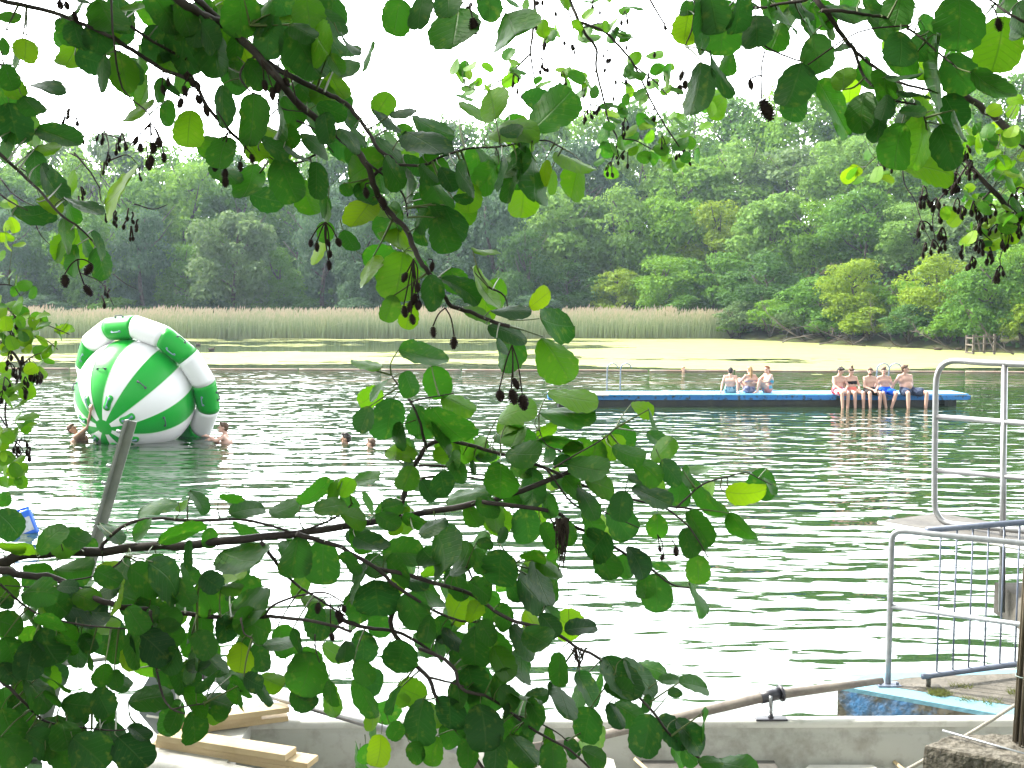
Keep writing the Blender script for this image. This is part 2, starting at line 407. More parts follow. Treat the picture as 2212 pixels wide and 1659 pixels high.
ROWS = [
 ('front row behind the reeds', 'trees behind the reed belt', [(15, 450, 170, 100, UG), (105, 490, 140, 99, DG), (205, 430, 150, 101, MG), (300, 480, 130, 99, UG), (395, 520, 130, 98, MG), (500, 465, 190, 99, GG), (600, 520, 120, 98, MG), (695, 430, 150, 101, UG), (790, 480, 150, 100, UG), (880, 540, 130, 99, DG), (965, 470, 150, 101, UG), (1055, 430, 150, 100, UG), (1135, 500, 130, 99, DG)]),
 ('second row behind the reeds', 'trees behind the reed belt', [(50, 380, 190, 112, MG), (175, 345, 190, 113, BG), (290, 360, 180, 112, MG), (400, 345, 190, 113, BG), (520, 385, 180, 112, MG), (640, 400, 190, 112, DG), (745, 370, 170, 113, UG), (860, 360, 190, 112, MG), (975, 355, 190, 113, UG), (1085, 340, 180, 112, DG)]),
 ('skyline row of the left wood', 'trees behind the reed belt', [(-20, 330, 200, 128, MG), (110, 300, 200, 127, BG), (215, 290, 190, 129, GG), (330, 325, 200, 128, BG), (455, 335, 210, 127, MG), (585, 350, 200, 128, BG), (710, 320, 210, 129, MG), (835, 290, 200, 128, MG), (945, 262, 200, 129, GG), (1050, 258, 200, 128, MG), (1150, 250, 190, 127, BG)]),
 ('waterside row on the right', 'trees on the right bank', [(1225, 545, 150, 97, DG), (1335, 600, 130, 95, YG), (1440, 560, 170, 94, BG), (1545, 560, 140, 91, MG), (1660, 560, 170, 86, DG), (1770, 590, 160, 80, MG), (1845, 560, 170, 77, YG), (1945, 600, 150, 73, BG), (2035, 570, 170, 70, YG), (2135, 540, 160, 68, MG), (2215, 520, 150, 66, BG)]),
 ('middle row on the right', 'trees on the right bank', [(1215, 405, 200, 106, PG), (1335, 420, 170, 104, PG), (1440, 430, 180, 103, BG), (1555, 430, 190, 100, YG), (1660, 440, 180, 96, PG), (1760, 420, 180, 92, BG), (1865, 430, 190, 88, MG), (1975, 440, 190, 85, PG), (2085, 420, 180, 82, GG), (2190, 400, 180, 80, BG)]),
 ('upper row on the right', 'trees on the right bank', [(1250, 320, 190, 118, UG), (1370, 300, 190, 117, PG), (1490, 320, 190, 114, BG), (1600, 330, 200, 110, PG), (1715, 320, 200, 106, GG), (1830, 310, 200, 102, PG), (1945, 330, 200, 98, BG), (2060, 320, 190, 94, MG), (2170, 300, 190, 92, PG)]),
 ('topmost row on the right', 'trees on the right bank', [(1275, 250, 190, 134, BG), (1390, 245, 190, 132, MG), (1500, 245, 190, 128, BG), (1610, 215, 200, 124, MG), (1725, 195, 200, 120, BG), (1840, 205, 200, 116, MG), (1955, 215, 200, 112, BG), (2070, 200, 200, 108, GG), (2185, 170, 200, 105, MG)]),
]
sd = 0
for row, grp, L in ROWS:
    for i, (px, top, wp, Y, tone) in enumerate(L):
        sd += 1; jr = random.Random(sd * 7 + 3)
        top += jr.uniform(-26, 26) * (0 if 'skyline' in row or 'topmost' in row else 1) + jr.uniform(-9, 9) - (14 if 'topmost' in row or 'skyline' in row else 0); Y += jr.uniform(-2.5, 2.5); wp *= jr.uniform(.85, 1.12)
        ORDI = ORD[i]
        far_tree(px, top, wp * 1.08, Y, tone, 'broadleaf_tree', f'{tone} tree in the {row}, {ORD[i]} from left', 'tree', grp, sd,
                 crown_low=.04 if 'water' in row or 'front' in row else .15)
# shrubs along the waterline
for i, (px, top, wp, Y, tone, lab) in enumerate([
    (1600, 652, 110, 85.5, GG, 'grey-green willow shrub at the right end of the reeds'),
    (1665, 650, 100, 83, BG, 'bright green rounded shrub beside the grey-green willow shrub'),
    (1730, 655, 110, 80.5, GG, 'grey-green shrub above the dead branches in the water'),
    (1580, 700, 70, 86, BG, 'low bright green shrub growing into the last reeds'),
    (1800, 670, 110, 77.5, MG, 'mid green shrub hanging over the dead branches'),
    (1880, 665, 120, 74, YG, 'yellow-green shrub at the waterline left of the leaning dead trunk'),
    (1965, 660, 120, 71, DG, 'dark green shrub at the waterline behind the ducks'),
    (2050, 680, 110, 68.5, BG, 'bright green shrub left of the wooden frame in the water'),
    (2150, 650, 130, 66, MG, 'mid green shrub right behind the wooden frame in the water'),
    (2215, 640, 110, 64, YG, 'yellow-green shrub at the right edge beyond the wooden frame'),
    (455, 640, 120, 96, UG, 'blue-green bush peeping over the reeds behind the swans'),
    (250, 645, 140, 96, MG, 'mid green bush over the reeds above the inflatable ball'),
    (90, 640, 150, 96, UG, 'blue-green bush over the reeds at the far left'),
    (640, 642, 140, 96, DG, 'dark green bush over the reeds left of the hanging branch'),
    (780, 645, 120, 96, UG, 'blue-green bush over the reeds behind the hanging cones'),
    (960, 640, 150, 96, DG, 'dark green bush over the reeds at the middle of the lake'),
    (1150, 640, 150, 95, UG, 'blue-green bush over the reeds above the lone leaf'),
    (1480, 640, 130, 91, MG, 'mid green bush over the right part of the reeds')]):
    far_tree(px, top, wp, Y, tone, 'shrub', lab, 'shrub', None, 200 + i, crown_low=-.02, bush=True)
# uncounted undergrowth and the wood's interior
ug = MB(); vs = []; fs = []; rr = random.Random(5)
for k in range(42000):
    x = rr.uniform(-62, 62); sy = shore_y(x); d = rr.random() ** .7 * 62 + .5; y = sy + d
    if abs(x) > y * .56: continue
    z = ground_z(x, y) + rr.random() ** 1.5 * (3.2 if d > 5 else 2.0)
    s = rr.uniform(.14, .34); nn = Vector((rr.gauss(0, .6), rr.gauss(-.3, .6), rr.gauss(.6, .5))).normalized()
    t1 = nn.orthogonal().normalized(); t1 = Matrix.Rotation(rr.uniform(0, 6.28), 3, nn) @ t1; t2 = nn.cross(t1); p = Vector((x, y, z)); b = len(vs)
    vs += [p - t1 * s, p + t2 * s * .6, p + t1 * s, p - t2 * s * .6]; fs.append((b, b + 1, b + 2, b + 3))
ug.add(vs, fs); tag(ug.build('undergrowth', TONES['dark green'], smooth=False), 'low green undergrowth on the wooded banks', 'undergrowth', kind='stuff')

# ------------------------------------------------------------------ reeds
def reed_mat():
    m = bpy.data.materials.new('reed stalks'); m.use_nodes = True; t = m.node_tree; b = t.nodes['Principled BSDF']
    geo = t.nodes.new('ShaderNodeNewGeometry'); sx = t.nodes.new('ShaderNodeSeparateXYZ'); t.links.new(geo.outputs['Position'], sx.inputs[0])
    a = t.nodes.new('ShaderNodeMath'); a.operation = 'MULTIPLY_ADD'; a.inputs[1].default_value = .9; a.inputs[2].default_value = -.45
    t.links.new(geo.outputs['Random Per Island'], a.inputs[0])
    a2 = t.nodes.new('ShaderNodeMath'); a2.operation = 'ADD'; t.links.new(sx.outputs['Z'], a2.inputs[0]); t.links.new(a.outputs[0], a2.inputs[1])
    cr = t.nodes.new('ShaderNodeValToRGB'); e = cr.color_ramp.elements
    mr = t.nodes.new('ShaderNodeMapRange'); mr.inputs['From Min'].default_value = 0; mr.inputs['From Max'].default_value = 2.8; t.links.new(a2.outputs[0], mr.inputs[0])
    e[0].position = 0; e[0].color = (.22, .25, .13, 1); e[1].position = 1; e[1].color = (.56, .43, .32, 1)
    x = e.new(.28); x.color = (.25, .32, .17, 1); x = e.new(.55); x.color = (.40, .43, .27, 1); x = e.new(.8); x.color = (.60, .50, .37, 1)
    t.links.new(mr.outputs[0], cr.inputs[0]); t.links.new(cr.outputs[0], b.inputs['Base Color']); b.inputs['Roughness'].default_value = .7; b.inputs['Specular IOR Level'].default_value = .2
    return m
M['reed'] = reed_mat()
rb = MB(); vs = []; fs = []; rr = random.Random(9)
for k in range(30000):
    x = rr.uniform(-52, 17.5); d = rr.random() ** 1.3
    y = min(86.2 + d * 7 + .8 * noise.noise(Vector((x * .15, 0, 0))), 94)
    if x > 14: y = 86.2 + d * 2
    h = (1.85 + .25 * noise.noise(Vector((x * .08, 4, 0))) + .30 * noise.noise(Vector((x * .45, 4, 0))) + .30 * noise.noise(Vector((x * 1.6, y * 1.2, 0)))) * rr.uniform(.66, 1.14) + .12 * d
    wv = rr.uniform(.018, .035); lean = rr.gauss(.05, .10); ly = rr.gauss(0, .08); a = rr.uniform(-.6, .6)
    c, s = math.cos(a) * wv, math.sin(a) * wv; b = len(vs)
    vs += [(x - c, y - s, -.1), (x + c, y + s, -.1), (x + lean * h * .45 + c * .8, y + ly + s * .8, h * .55), (x + lean * h * .45 - c * .8, y + ly - s * .8, h * .55),
           (x + lean * h + .01, y + ly * 2, h)]
    fs += [(b, b + 1, b + 2, b + 3), (b + 3, b + 2, b + 4)]
    if rr.random() < .6:   # plume
        px_, py_ = x + lean * h, y + ly * 2; b = len(vs); q = rr.uniform(.03, .06); dr = rr.uniform(.02, .10)
        vs += [(px_, py_, h - .12), (px_ + q, py_, h + .06), (px_ + dr, py_, h + .25), (px_ - q + dr * .3, py_, h + .05)]; fs.append((b, b + 1, b + 2, b + 3))
    if rr.random() < .5:   # leaf blade
        z = h * rr.uniform(.3, .75); L = rr.uniform(.25, .5) * rr.choice((-1, 1)); b = len(vs)
        vs += [(x, y, z), (x + L * .5, y, z + .16), (x + L, y, z + .12), (x + L * .5, y, z + .12)]; fs.append((b, b + 1, b + 2, b + 3))
rb.add(vs, fs); tag(rb.build('reeds', M['reed'], smooth=False), 'tall tan and green reeds along the far shore', 'reeds', kind='stuff')
# ================================================================== people
M['skin'] = mat('pale skin', (.50, .31, .235), .5, .4, col2=(.58, .37, .29), scale=6)
M['skin'].node_tree.nodes['Principled BSDF'].inputs['Subsurface Weight'].default_value = .08
M['tan_skin'] = mat('tanned skin', (.36, .20, .14), .5, .4, col2=(.44, .26, .18), scale=6)
def hairm(n, c): return mat(n, c, .55, .4, col2=tuple(v * 1.7 for v in c), scale=40)
M['hair_dark'] = hairm('dark hair', (.022, .016, .012)); M['hair_brown'] = hairm('brown hair', (.07, .04, .02))
M['hair_blond'] = hairm('dark blond hair', (.22, .14, .06)); M['hair_red'] = hairm('reddish hair', (.20, .08, .03))
M['eye'] = mat('eye', (.02, .015, .012), .2); M['lip'] = mat('lips', (.38, .13, .11), .5)
def cloth(n, c, c2=None, sc=10): return mat(n, c, .8, .2, col2=c2, scale=sc, lo=.45, hi=.5) if c2 else mat(n, c, .8, .2, bump=.004, bscale=30)
DEP = None
def remesh(mb, name, mats, voxel, smooth=3):
    """fuse overlapping closed pieces into one continuous surface"""
    o = mb.build('tmp', mats, None)
    md = o.modifiers.new('r', 'REMESH'); md.mode = 'VOXEL'; md.voxel_size = voxel; md.use_smooth_shade = True
    sm = o.modifiers.new('s', 'SMOOTH'); sm.factor = .5; sm.iterations = smooth
    dg = bpy.context.evaluated_depsgraph_get(); dg.update()
    me = bpy.data.meshes.new_from_object(o.evaluated_get(dg)); me.name = name
    bpy.data.objects.remove(o)
    if not isinstance(mats, (list, tuple)): mats = [mats]
    me.materials.clear()
    for m_ in mats: me.materials.append(m_)
    return me
def V(*a): return Vector(a)
def person(loc, rz, label, J, skin, group=None, fem=False, fat=1.0, hair='short', hairmat=None, shorts=None, top=None, scale=1.0, voxel=.011, legs=True, cat='person', group_none=False, hands=True):
    """J: joints in metres in the figure's own frame, which faces -y."""
    root = empty('person', loc, rz); root.scale = (scale,) * 3; tag(root, label, cat, group)
    b = MB(); f = fat
    pel, ch, nk, hd = J['pelvis'], J['chest'], J['neck'], J['head']
    sw = .9 if fem else 1.0
    # torso
    side = (J['sr'] - J['sl']).normalized(); hs_ = (J['hr'] - J['hl']).normalized()
    mid = (pel + ch) / 2
    for p, ax, wx, r in ((pel, hs_, .085 if not fem else .095, .105 * f), (mid, (side + hs_).normalized(), .06 * sw, .098 * f ** 1.3), (ch, side, .095 * sw, .105 * f)):
        b.cone(p - ax * wx, p + ax * wx, r, r)
    for s_ in (-1, 1):
        q = .055
        b.cone(pel + hs_ * q * s_, mid + side * .045 * s_, .10 * f, .092 * f ** 1.4); b.cone(mid + side * .045 * s_, ch + side * .07 * s_, .092 * f ** 1.4, .10 * f)
    if f > 1.1:
        fd = side.cross(ch - pel).normalized(); b.ball(mid - fd * -.0 + V(0, -.055, -.02), (.15, .13, .14))
    b.cone(J['sl'], nk - (hd - nk) * .05, .050, .040); b.cone(J['sr'], nk - (hd - nk) * .05, .050, .040); b.cone(J['sl'], J['sr'], .050, .050); b.cone(ch, nk, .085, .048); b.cone(nk, nk + (hd - nk) * .6, .052, .05)
    for s_ in 'lr':
        S, E, W_ = J['s' + s_], J['e' + s_], J['w' + s_]
        b.cone(ch + (S - ch) * .6, S, .07 * f, .056 * f ** .5)
        b.cone(S, E, .049 * f ** .5, .037); b.cone(E, E + (W_ - E) * .35, .038, .039); b.cone(E + (W_ - E) * .35, W_, .039, .024)
        # hand: palm, four fingers and a thumb
        hdir = J.get('hd' + s_, (W_ - E).normalized()); hdir = hdir.normalized()
        nrm = J.get('hn' + s_, V(0, -1, 0)); nrm = (nrm - hdir * nrm.dot(hdir))
        nrm = nrm.normalized() if nrm.length > .01 else hdir.orthogonal().normalized(); sd_ = hdir.cross(nrm)
        ms = 1 if s_ == 'r' else -1
        pc = W_ + hdir * .05; b.cone(W_, pc + hdir * .025, .026, .033)
        b.cone(pc - sd_ * .02 + hdir * .02, pc + sd_ * .02 + hdir * .02, .018, .018)
        for k, (off, ln) in enumerate(((-.030, .060), (-.010, .074), (.010, .078), (.030, .068))):
            p0 = pc + hdir * .035 + sd_ * off; p1 = p0 + hdir * ln * .5 + nrm * .006; p2 = p1 + hdir * ln * .4 + nrm * .03
            b.cone(p0, p1, .0095, .009, n=8); b.cone(p1, p2, .009, .0075, n=8)
        p0 = W_ + hdir * .025 + sd_ * .022 * ms; p1 = p0 + hdir * .03 + sd_ * .025 * ms + nrm * .015; b.cone(p0, p1, .013, .011, n=8); b.cone(p1, p1 + hdir * .028 + nrm * .008, .011, .009, n=8)
    if legs:
        for s_ in 'lr':
            H_, K, A = J['h' + s_], J['k' + s_], J['a' + s_]
            b.cone(H_, K, .083 * f, .056); b.cone(K, K + (A - K) * .35, .056, .056); b.cone(K + (A - K) * .35, A, .054, .034)
            ft = J.get('f' + s_, A + V(0, -.15, -.05)); b.cone(A + (A - ft) * .15, ft, .036, .026)
    # head
    fwd = J.get('face', V(0, -1, 0)).normalized(); up = (hd - nk).normalized(); up = (up + V(0, 0, 1)).normalized(); up = (up - fwd * up.dot(fwd)).normalized()
    lf = up.cross(fwd).normalized(); HM = Matrix((lf, -fwd, up)).transposed()   # local x = side, y = back, z = up
    def hp(x, y, z): return hd + HM @ V(x, y, z)
    b.ball(hd + HM @ V(0, .012, .02), (.074, .092, .095), M=HM.to_4x4()); b.ball(hd + HM @ V(0, -.022, -.045), (.056, .062, .068), M=HM.to_4x4())
    b.cone(hp(0, -.085, .012), hp(0, -.108, -.022), .010, .015, n=10); b.cone(hp(-.03, -.082, .022), hp(.03, -.082, .022), .012, .012, n=10)
    b.ball(hp(0, -.075, -.088), (.022, .02, .018)); 
    for s_ in (-1, 1): b.ball(hd + HM @ V(.076 * s_, .012, -.005), (.012, .022, .032), M=HM.to_4x4(), nu=10, nv=8)
    me = remesh(b, 'body', skin, voxel); link('body', me, root, True)
    for s_ in (-1, 1):
        e = MB(); e.ball(hp(.030 * s_, -.083, .004), (.012, .008, .007), 8, 6); e.build('eye', M['eye'], root, local=True)
    e = MB(); e.cone(hp(-.018, -.086, -.052), hp(.018, -.086, -.052), .007, .007, n=8); e.build('mouth', M['lip'], root, local=True)
    # hair
    h = MB(); hm = hairmat or M['hair_dark']
    h.ball(hd + HM @ V(0, .024, .042), (.083, .096, .086), M=HM.to_4x4())
    h.ball(hd + HM @ V(0, -.045, .092), (.060, .045, .030), M=HM.to_4x4())
    h.ball(hd + HM @ V(0, .055, -.005), (.070, .058, .075), M=HM.to_4x4())
    if hair == 'quiff': h.ball(hd + HM @ V(0, -.055, .108), (.055, .05, .036), M=HM.to_4x4()); h.ball(hd + HM @ V(.03, .02, .115), (.05, .05, .035), M=HM.to_4x4())
    if hair == 'bun': h.ball(hd + HM @ V(0, .03, .155), .042); h.cone(hp(0, .02, .11), hp(0, .03, .15), .05, .03)
    if hair == 'long': h.cone(hp(0, .085, .02), hp(.01, .10, -.12), .055, .05); h.cone(hp(.01, .10, -.12), hp(.02, .10, -.27), .05, .022)
    if hair == 'tail': h.cone(hp(0, .095, .04), hp(0, .14, -.06), .035, .035); h.cone(hp(0, .14, -.06), hp(0, .13, -.20), .035, .012)
    if hair == 'beard':
        h.ball(hd + HM @ V(0, -.035, -.075), (.060, .060, .042), M=HM.to_4x4())
    link('hair', remesh(h, 'hair', hm, .009, 2), root, True)
    if shorts and legs:
        h = MB(); r = .012
        h.cone(pel - hs_ * .085, pel + hs_ * .085, .108 * f + r, .108 * f + r); h.cone(pel - hs_ * .07 + (ch - pel) * .2, pel + hs_ * .07 + (ch - pel) * .2, .10 * f + r, .10 * f + r)
        kk = .62 if shorts[1] == 'shorts' else .16
        for s_ in 'lr':
            H_, K = J['h' + s_], J['k' + s_]; E_ = H_ + (K - H_) * kk
            h.cone(H_, E_, .088 * f + r, .085 * f + r * (2 if kk > .3 else .6))
        link('swim_shorts' if shorts[1] == 'shorts' else 'bikini_bottom', remesh(h, 'shorts', shorts[0], .011, 2), root, True)
    if top:
        h = MB(); c2 = ch + (pel - ch) * .12
        h.cone(c2 - side * .10 * sw, c2 + side * .10 * sw, .112 * f, .112 * f)
        bb = remesh(h, 'top', top[0], .010, 1)
        bm = bmesh.new(); bm.from_mesh(bb); axis = (ch - nk).normalized()
        hh = top[1]
        for pt, no in ((c2 + axis * hh, axis), (c2 - axis * hh, -axis)):
            bmesh.ops.bisect_plane(bm, geom=bm.verts[:] + bm.edges[:] + bm.faces[:], plane_co=pt, plane_no=no, clear_outer=True)
        bm.to_mesh(bb); bm.free(); link('bikini_top' if hh < .06 else 'swimsuit_top', bb, root, True)
    return root
def sit_edge(lean=0.0, look=(0, -1, -.15), armr=None, arml=None, spread=.11, twist=0.0, kz=.07, knee=(0, 0), shin=(.0, .0)):
    """sitting on an edge, shins hanging in the water"""
    J = dict(pelvis=V(0, 0, .10), chest=V(lean * .55, .03, .40), neck=V(lean * .9, .01, .56), head=V(lean * 1.05 + look[0] * .02, -.03, .71),
             sl=V(-.163 + lean * .75, .01, .50), sr=V(.163 + lean * .75, .01, .50), hl=V(-.085, -.02, .09), hr=V(.085, -.02, .09),
             kl=V(-spread + knee[0], -.44, kz), kr=V(spread + knee[1], -.44, kz), al=V(-spread * .9 + shin[0], -.45, -.50), ar=V(spread * .9 + shin[1], -.45, -.50), face=V(*look))
    J['el'] = V(*(arml[0])) if arml else V(-.23 + lean, -.12, .27); J['wl'] = V(*(arml[1])) if arml else V(-.08, -.33, .17)
    J['er'] = V(*(armr[0])) if armr else V(.23 + lean, -.12, .27); J['wr'] = V(*(armr[1])) if armr else V(.08, -.33, .17)
    J['hnl'] = J['hnr'] = V(0, 0, -1)
    return J
# ================================================================== striped inflatable ball with ring
M['pvc_green'] = mat('green pvc', (.0, .33, .02), .38, .35, bump=.004, bscale=5)
M['pvc_white'] = mat('white pvc', (.80, .80, .80), .38, .5, bump=.004, bscale=5)
M['seam'] = mat('pale weld seam', (.45, .62, .42), .5)
M['strap'] = mat('dark grey strap', (.06, .075, .09), .6); M['strap_blue'] = mat('grey blue strap', (.16, .24, .32), .5)
BD = 24.5; BR = 125.5 / F * BD
BC = at(294.6, 856, BD)
ax_cam = Vector((-.516, -.516, .684)).normalized()
VD = ray(294.6, 856).normalized(); VR = VD.cross(UP).normalized(); VU = VR.cross(VD)
AX = (VR * ax_cam.x + VU * ax_cam.y - VD * ax_cam.z).normalized()     # towards the green cap
E1 = (VU - AX * VU.dot(AX)).normalized(); E2 = AX.cross(E1)
BM = Matrix((E1, E2, AX)).transposed()      # local z = cap axis
ballroot = empty('inflatable_ball', (BC.x, BC.y, 0)); tag(ballroot, 'giant green and white striped inflatable ball with ring tilted in the water', 'inflatable')
def bl(p): return BC + BM @ Vector(p)
NS = 14; PH0 = R(-11.9)
# each gore is slightly puffed between its weld seams; caps close both poles
mb = MB(); NU = NS * 8; NV = 64; vs = []; mis = []
for j in range(NV + 1):
    th = math.pi * j / NV
    for i in range(NU):
        u = (i / 8) % 1.0; puff = 1 + .012 * math.sin(math.pi * u) ** .6 * math.sin(th) - .006
        a = PH0 + 2 * math.pi * i / NU
        vs.append(bl((BR * puff * math.sin(th) * math.cos(a), BR * puff * math.sin(th) * math.sin(a), BR * puff * math.cos(th))))
fs = []
for j in range(NV):
    for i in range(NU):
        i2 = (i + 1) % NU; fs.append((j * NU + i, (j + 1) * NU + i, (j + 1) * NU + i2, j * NU + i2))
        th = math.degrees(math.pi * (j + .5) / NV)
        cap = th < 9.5 or th > 170.5
        mis.append(0 if cap or (i // 8) % 2 == 0 else 1)
mb.v = [tuple(v) for v in vs]; mb.f = fs; mb.m = mis
o = mb.build('ball', [M['pvc_green'], M['pvc_white']], ballroot)
# weld seams
mb = MB()
for k in range(NS):
    a = PH0 + 2 * math.pi * k / NS
    pts = []
    for j in range(8, 61):
        th = math.pi * j / 68; rr_ = BR * .997
        pts.append(bl((rr_ * math.sin(th) * math.cos(a), rr_ * math.sin(th) * math.sin(a), rr_ * math.cos(th))))
    mb.tube(pts, .007, n=5, cap=False)
mb.build('weld_seam', M['seam'], ballroot)
def handle(p, nrm, tdir, L=.20, h=.05, m='strap', parent=ballroot, r=.012):
    nrm = nrm.normalized(); tdir = (tdir - nrm * tdir.dot(nrm)).normalized()
    pts = [p - tdir * L / 2 - nrm * .01, p - tdir * L * .42 + nrm * h * .8, p - tdir * L * .2 + nrm * h, p + tdir * L * .2 + nrm * h, p + tdir * L * .42 + nrm * h * .8, p + tdir * L / 2 - nrm * .01]
    b = MB(); b.tube(spline(pts, 4), r, n=8); 
    for s_ in (-1, 1): b.ball(p + tdir * s_ * L * .5, (.03, .03, .03), 8, 6)
    return b.build('handle', M[m], parent)
def sph(th, a, r=BR): return bl((r * math.sin(th) * math.cos(a), r * math.sin(th) * math.sin(a), r * math.cos(th)))
for k in range(NS):
    ac = PH0 + 2 * math.pi * (k + .5) / NS
    if k % 2 == 1:      # white gore: green bone-shaped patch with a grip
        th = R(27)
        p = sph(th, ac, BR * 1.004); n_ = (p - BC).normalized(); rad = (sph(th + .02, ac) - sph(th, ac)).normalized(); tn = n_.cross(rad)
        mb = MB(); out = []; NP = 40
        for q in range(NP):
            a = 2 * math.pi * q / NP
            X = .17 * math.cos(a); Y = (.062 + .075 * math.cos(a) ** 2) * math.sin(a) * 1.1
            if abs(math.cos(a)) > .75: pass
            pt = p + rad * X * 1.0 + tn * Y * (1 if True else 1)
            d = (pt - BC).normalized(); out.append(d)
        vs = [BC + n_ * BR * 1.022] + [BC + d * BR * 1.016 for d in out] + [BC + d * BR * 1.0 for d in out]
        fs = [(0, 1 + q, 1 + (q + 1) % NP) for q in range(NP)] + [(1 + q, 1 + NP + q, 1 + NP + (q + 1) % NP, 1 + (q + 1) % NP) for q in range(NP)]
        mb.add(vs, fs); pp = mb.build('patch', M['pvc_green'], ballroot); fixn(pp)
        handle(p + n_ * BR * .012, n_, rad, .20, .035, 'strap_blue', pp)
    else:
        th = R(58); p = sph(th, ac); n_ = (p - BC).normalized()
        handle(p, n_, n_.cross(sph(th + .1, ac) - p), .20, .045)
# ring of 18 straight sections
RR = BR * 1.17; RT_ = BR * .195; RS = -BR * .355; NR = 14; RP0 = R(-9.9)
ring = empty('ring', (0, 0, 0)); ring.parent = ballroot; ring.matrix_parent_inverse = Matrix.Translation(ballroot.location).inverted()
def rp(a, rad, z): return bl((rad * math.cos(a), rad * math.sin(a), z))
for k in range(NR):
    a0 = RP0 + 2 * math.pi * k / NR; a1 = RP0 + 2 * math.pi * (k + 1) / NR
    mb = MB(); n = 28; st = 7; vs = []
    for s_ in range(st + 1):
        t = s_ / st; puff = 1 + .035 * math.sin(math.pi * t) ** .5
        for q in range(n):
            b_ = 2 * math.pi * q / n; rad = RR + RT_ * puff * math.cos(b_); z = RS + RT_ * puff * math.sin(b_)
            A = rp(a0, rad, z); B = rp(a1, rad, z); vs.append(A.lerp(B, t))
    fs = [(s_ * n + q, s_ * n + (q + 1) % n, (s_ + 1) * n + (q + 1) % n, (s_ + 1) * n + q) for s_ in range(st) for q in range(n)]
    fs += [tuple(range(n))[::-1], tuple(st * n + q for q in range(n))]
    mb.add(vs, fs); seg = mb.build('ring_section', M['pvc_green'] if k % 2 == 0 else M['pvc_white'], ring); fixn(seg)
    if k % 2 == 0:
        am = (a0 + a1) / 2; tang = rp(am + .05, RR, RS) - rp(am - .05, RR, RS)
        shr = math.cos((a1 - a0) / 2)
        for b_ in (R(80), R(-5)):
            rad = RR * shr + RT_ * math.cos(b_); z = RS + RT_ * math.sin(b_)
            p = rp(am, rad, z); n_ = p - rp(am, RR * shr, RS)
            handle(p, n_, tang, .20, .05, 'strap_blue' if b_ > 1 else 'strap', seg)

# ================================================================== swimmers
def swimmer_base():
    return dict(pelvis=V(0, .02, -.50), chest=V(0, 0, -.16), neck=V(0, 0, 0), head=V(0, -.02, .15), sl=V(-.17, 0, -.03), sr=V(.17, 0, -.03), hl=V(-.08, 0, -.5), hr=V(.08, 0, -.5))
# man left of the ball, back half turned, both arms up on the grips
P0 = on_z(172, 961); P0 = Vector((P0.x, P0.y, 0))
cp = {}
def cw(px, py, d): return at(px, py, d)
base = Vector((P0.x, 24.25, 0))
def rel(px, py, d): return cw(px, py, d) - base
def bdep(px, py):
    d = ray(px, py); o_ = EYE - BC; a = d.dot(d); b_ = 2 * o_.dot(d); c = o_.dot(o_) - BR * BR; q = b_ * b_ - 4 * a * c
    return (-b_ - math.sqrt(max(q, 0))) / (2 * a)
J = dict(pelvis=rel(170, 985, 24.3), chest=rel(171, 952, 24.3), neck=rel(170, 940, 24.28), head=rel(156.5, 927, 24.25),
         sl=rel(163, 944, 24.0), sr=rel(180, 938, 24.05), el=rel(190, 922, 23.75), wl=rel(195.5, 889, bdep(197, 885) - .08), er=rel(184, 916, 23.9), wr=rel(182.5, 899, 23.85), hl=rel(166, 985, 24.2), hr=rel(174, 985, 24.4),
         face=V(.9, -.25, .5), hdl=V(0, .05, 1), hdr=V(0, -.05, 1), hnl=V(.3, .9, 0), hnr=V(.6, -.6, 0))
person(base, 0, 'short-haired man in the water reaching both arms up to the striped ball', J, M['tan_skin'], hairmat=M['hair_brown'], legs=False, voxel=.008)
base = Vector((on_z(487, 958).x, 23.9, 0))
J = dict(pelvis=rel(492, 985, 24.0), chest=rel(490, 956, 24.0), neck=rel(487, 939, 24.0), head=rel(482, 924, 24.0),
         sl=rel(481, 945, 23.8), sr=rel(493, 946, 24.15), el=rel(466, 952, 23.65), wl=rel(452, 943, 23.7), er=rel(478, 958, 24.2), wr=rel(459, 951, 23.9), hl=rel(490, 985, 23.9), hr=rel(494, 985, 24.1),
         face=V(-1, -.12, .12), hdl=V(-1, .1, .25), hdr=V(-1, 0, .2), hnl=V(0, 0, -1), hnr=V(0, 0, -1))
person(base, 0, 'boy in the water pushing the green ring at the right of the ball', J, M['skin'], hairmat=M['hair_brown'], legs=False, voxel=.008, scale=1.0)
def head_swimmer(px, py, wl, label, hm, rz, sc=1.0, hair='short', tanned=False):
    p = on_z(px, wl); J = swimmer_base(); J['neck'] = V(0, .0, -.06); J['chest'] = V(0, .08, -.22); J['pelvis'] = V(0, .35, -.4); J['sl'] = V(-.17, .03, -.13); J['sr'] = V(.17, .03, -.13); J['head'] = V(0, -.02, .095)
    J.update(el=V(-.25, -.18, -.25), wl=V(-.12, -.40, -.16), er=V(.25, -.18, -.25), wr=V(.12, -.40, -.18), hl=V(-.08, .35, -.4), hr=V(.08, .35, -.4))
    person(Vector((p.x, p.y, 0)), rz, label, J, M['tan_skin'] if tanned else M['skin'], hairmat=hm, hair=hair, legs=False, voxel=.009, scale=sc)
head_swimmer(749, 945, 957.5, 'swimmer with thick dark hair, only the head above water, facing left', M['hair_dark'], R(-95), 1.0, 'quiff', True)
head_swimmer(803, 957, 967, 'swimmer with short brown hair, head above water next to the leaves', M['hair_brown'], R(-105), .92)
head_swimmer(1476, 797, 803, 'distant swimmer head in the water behind the raft ladder', M['hair_blond'], R(20), 1.0)

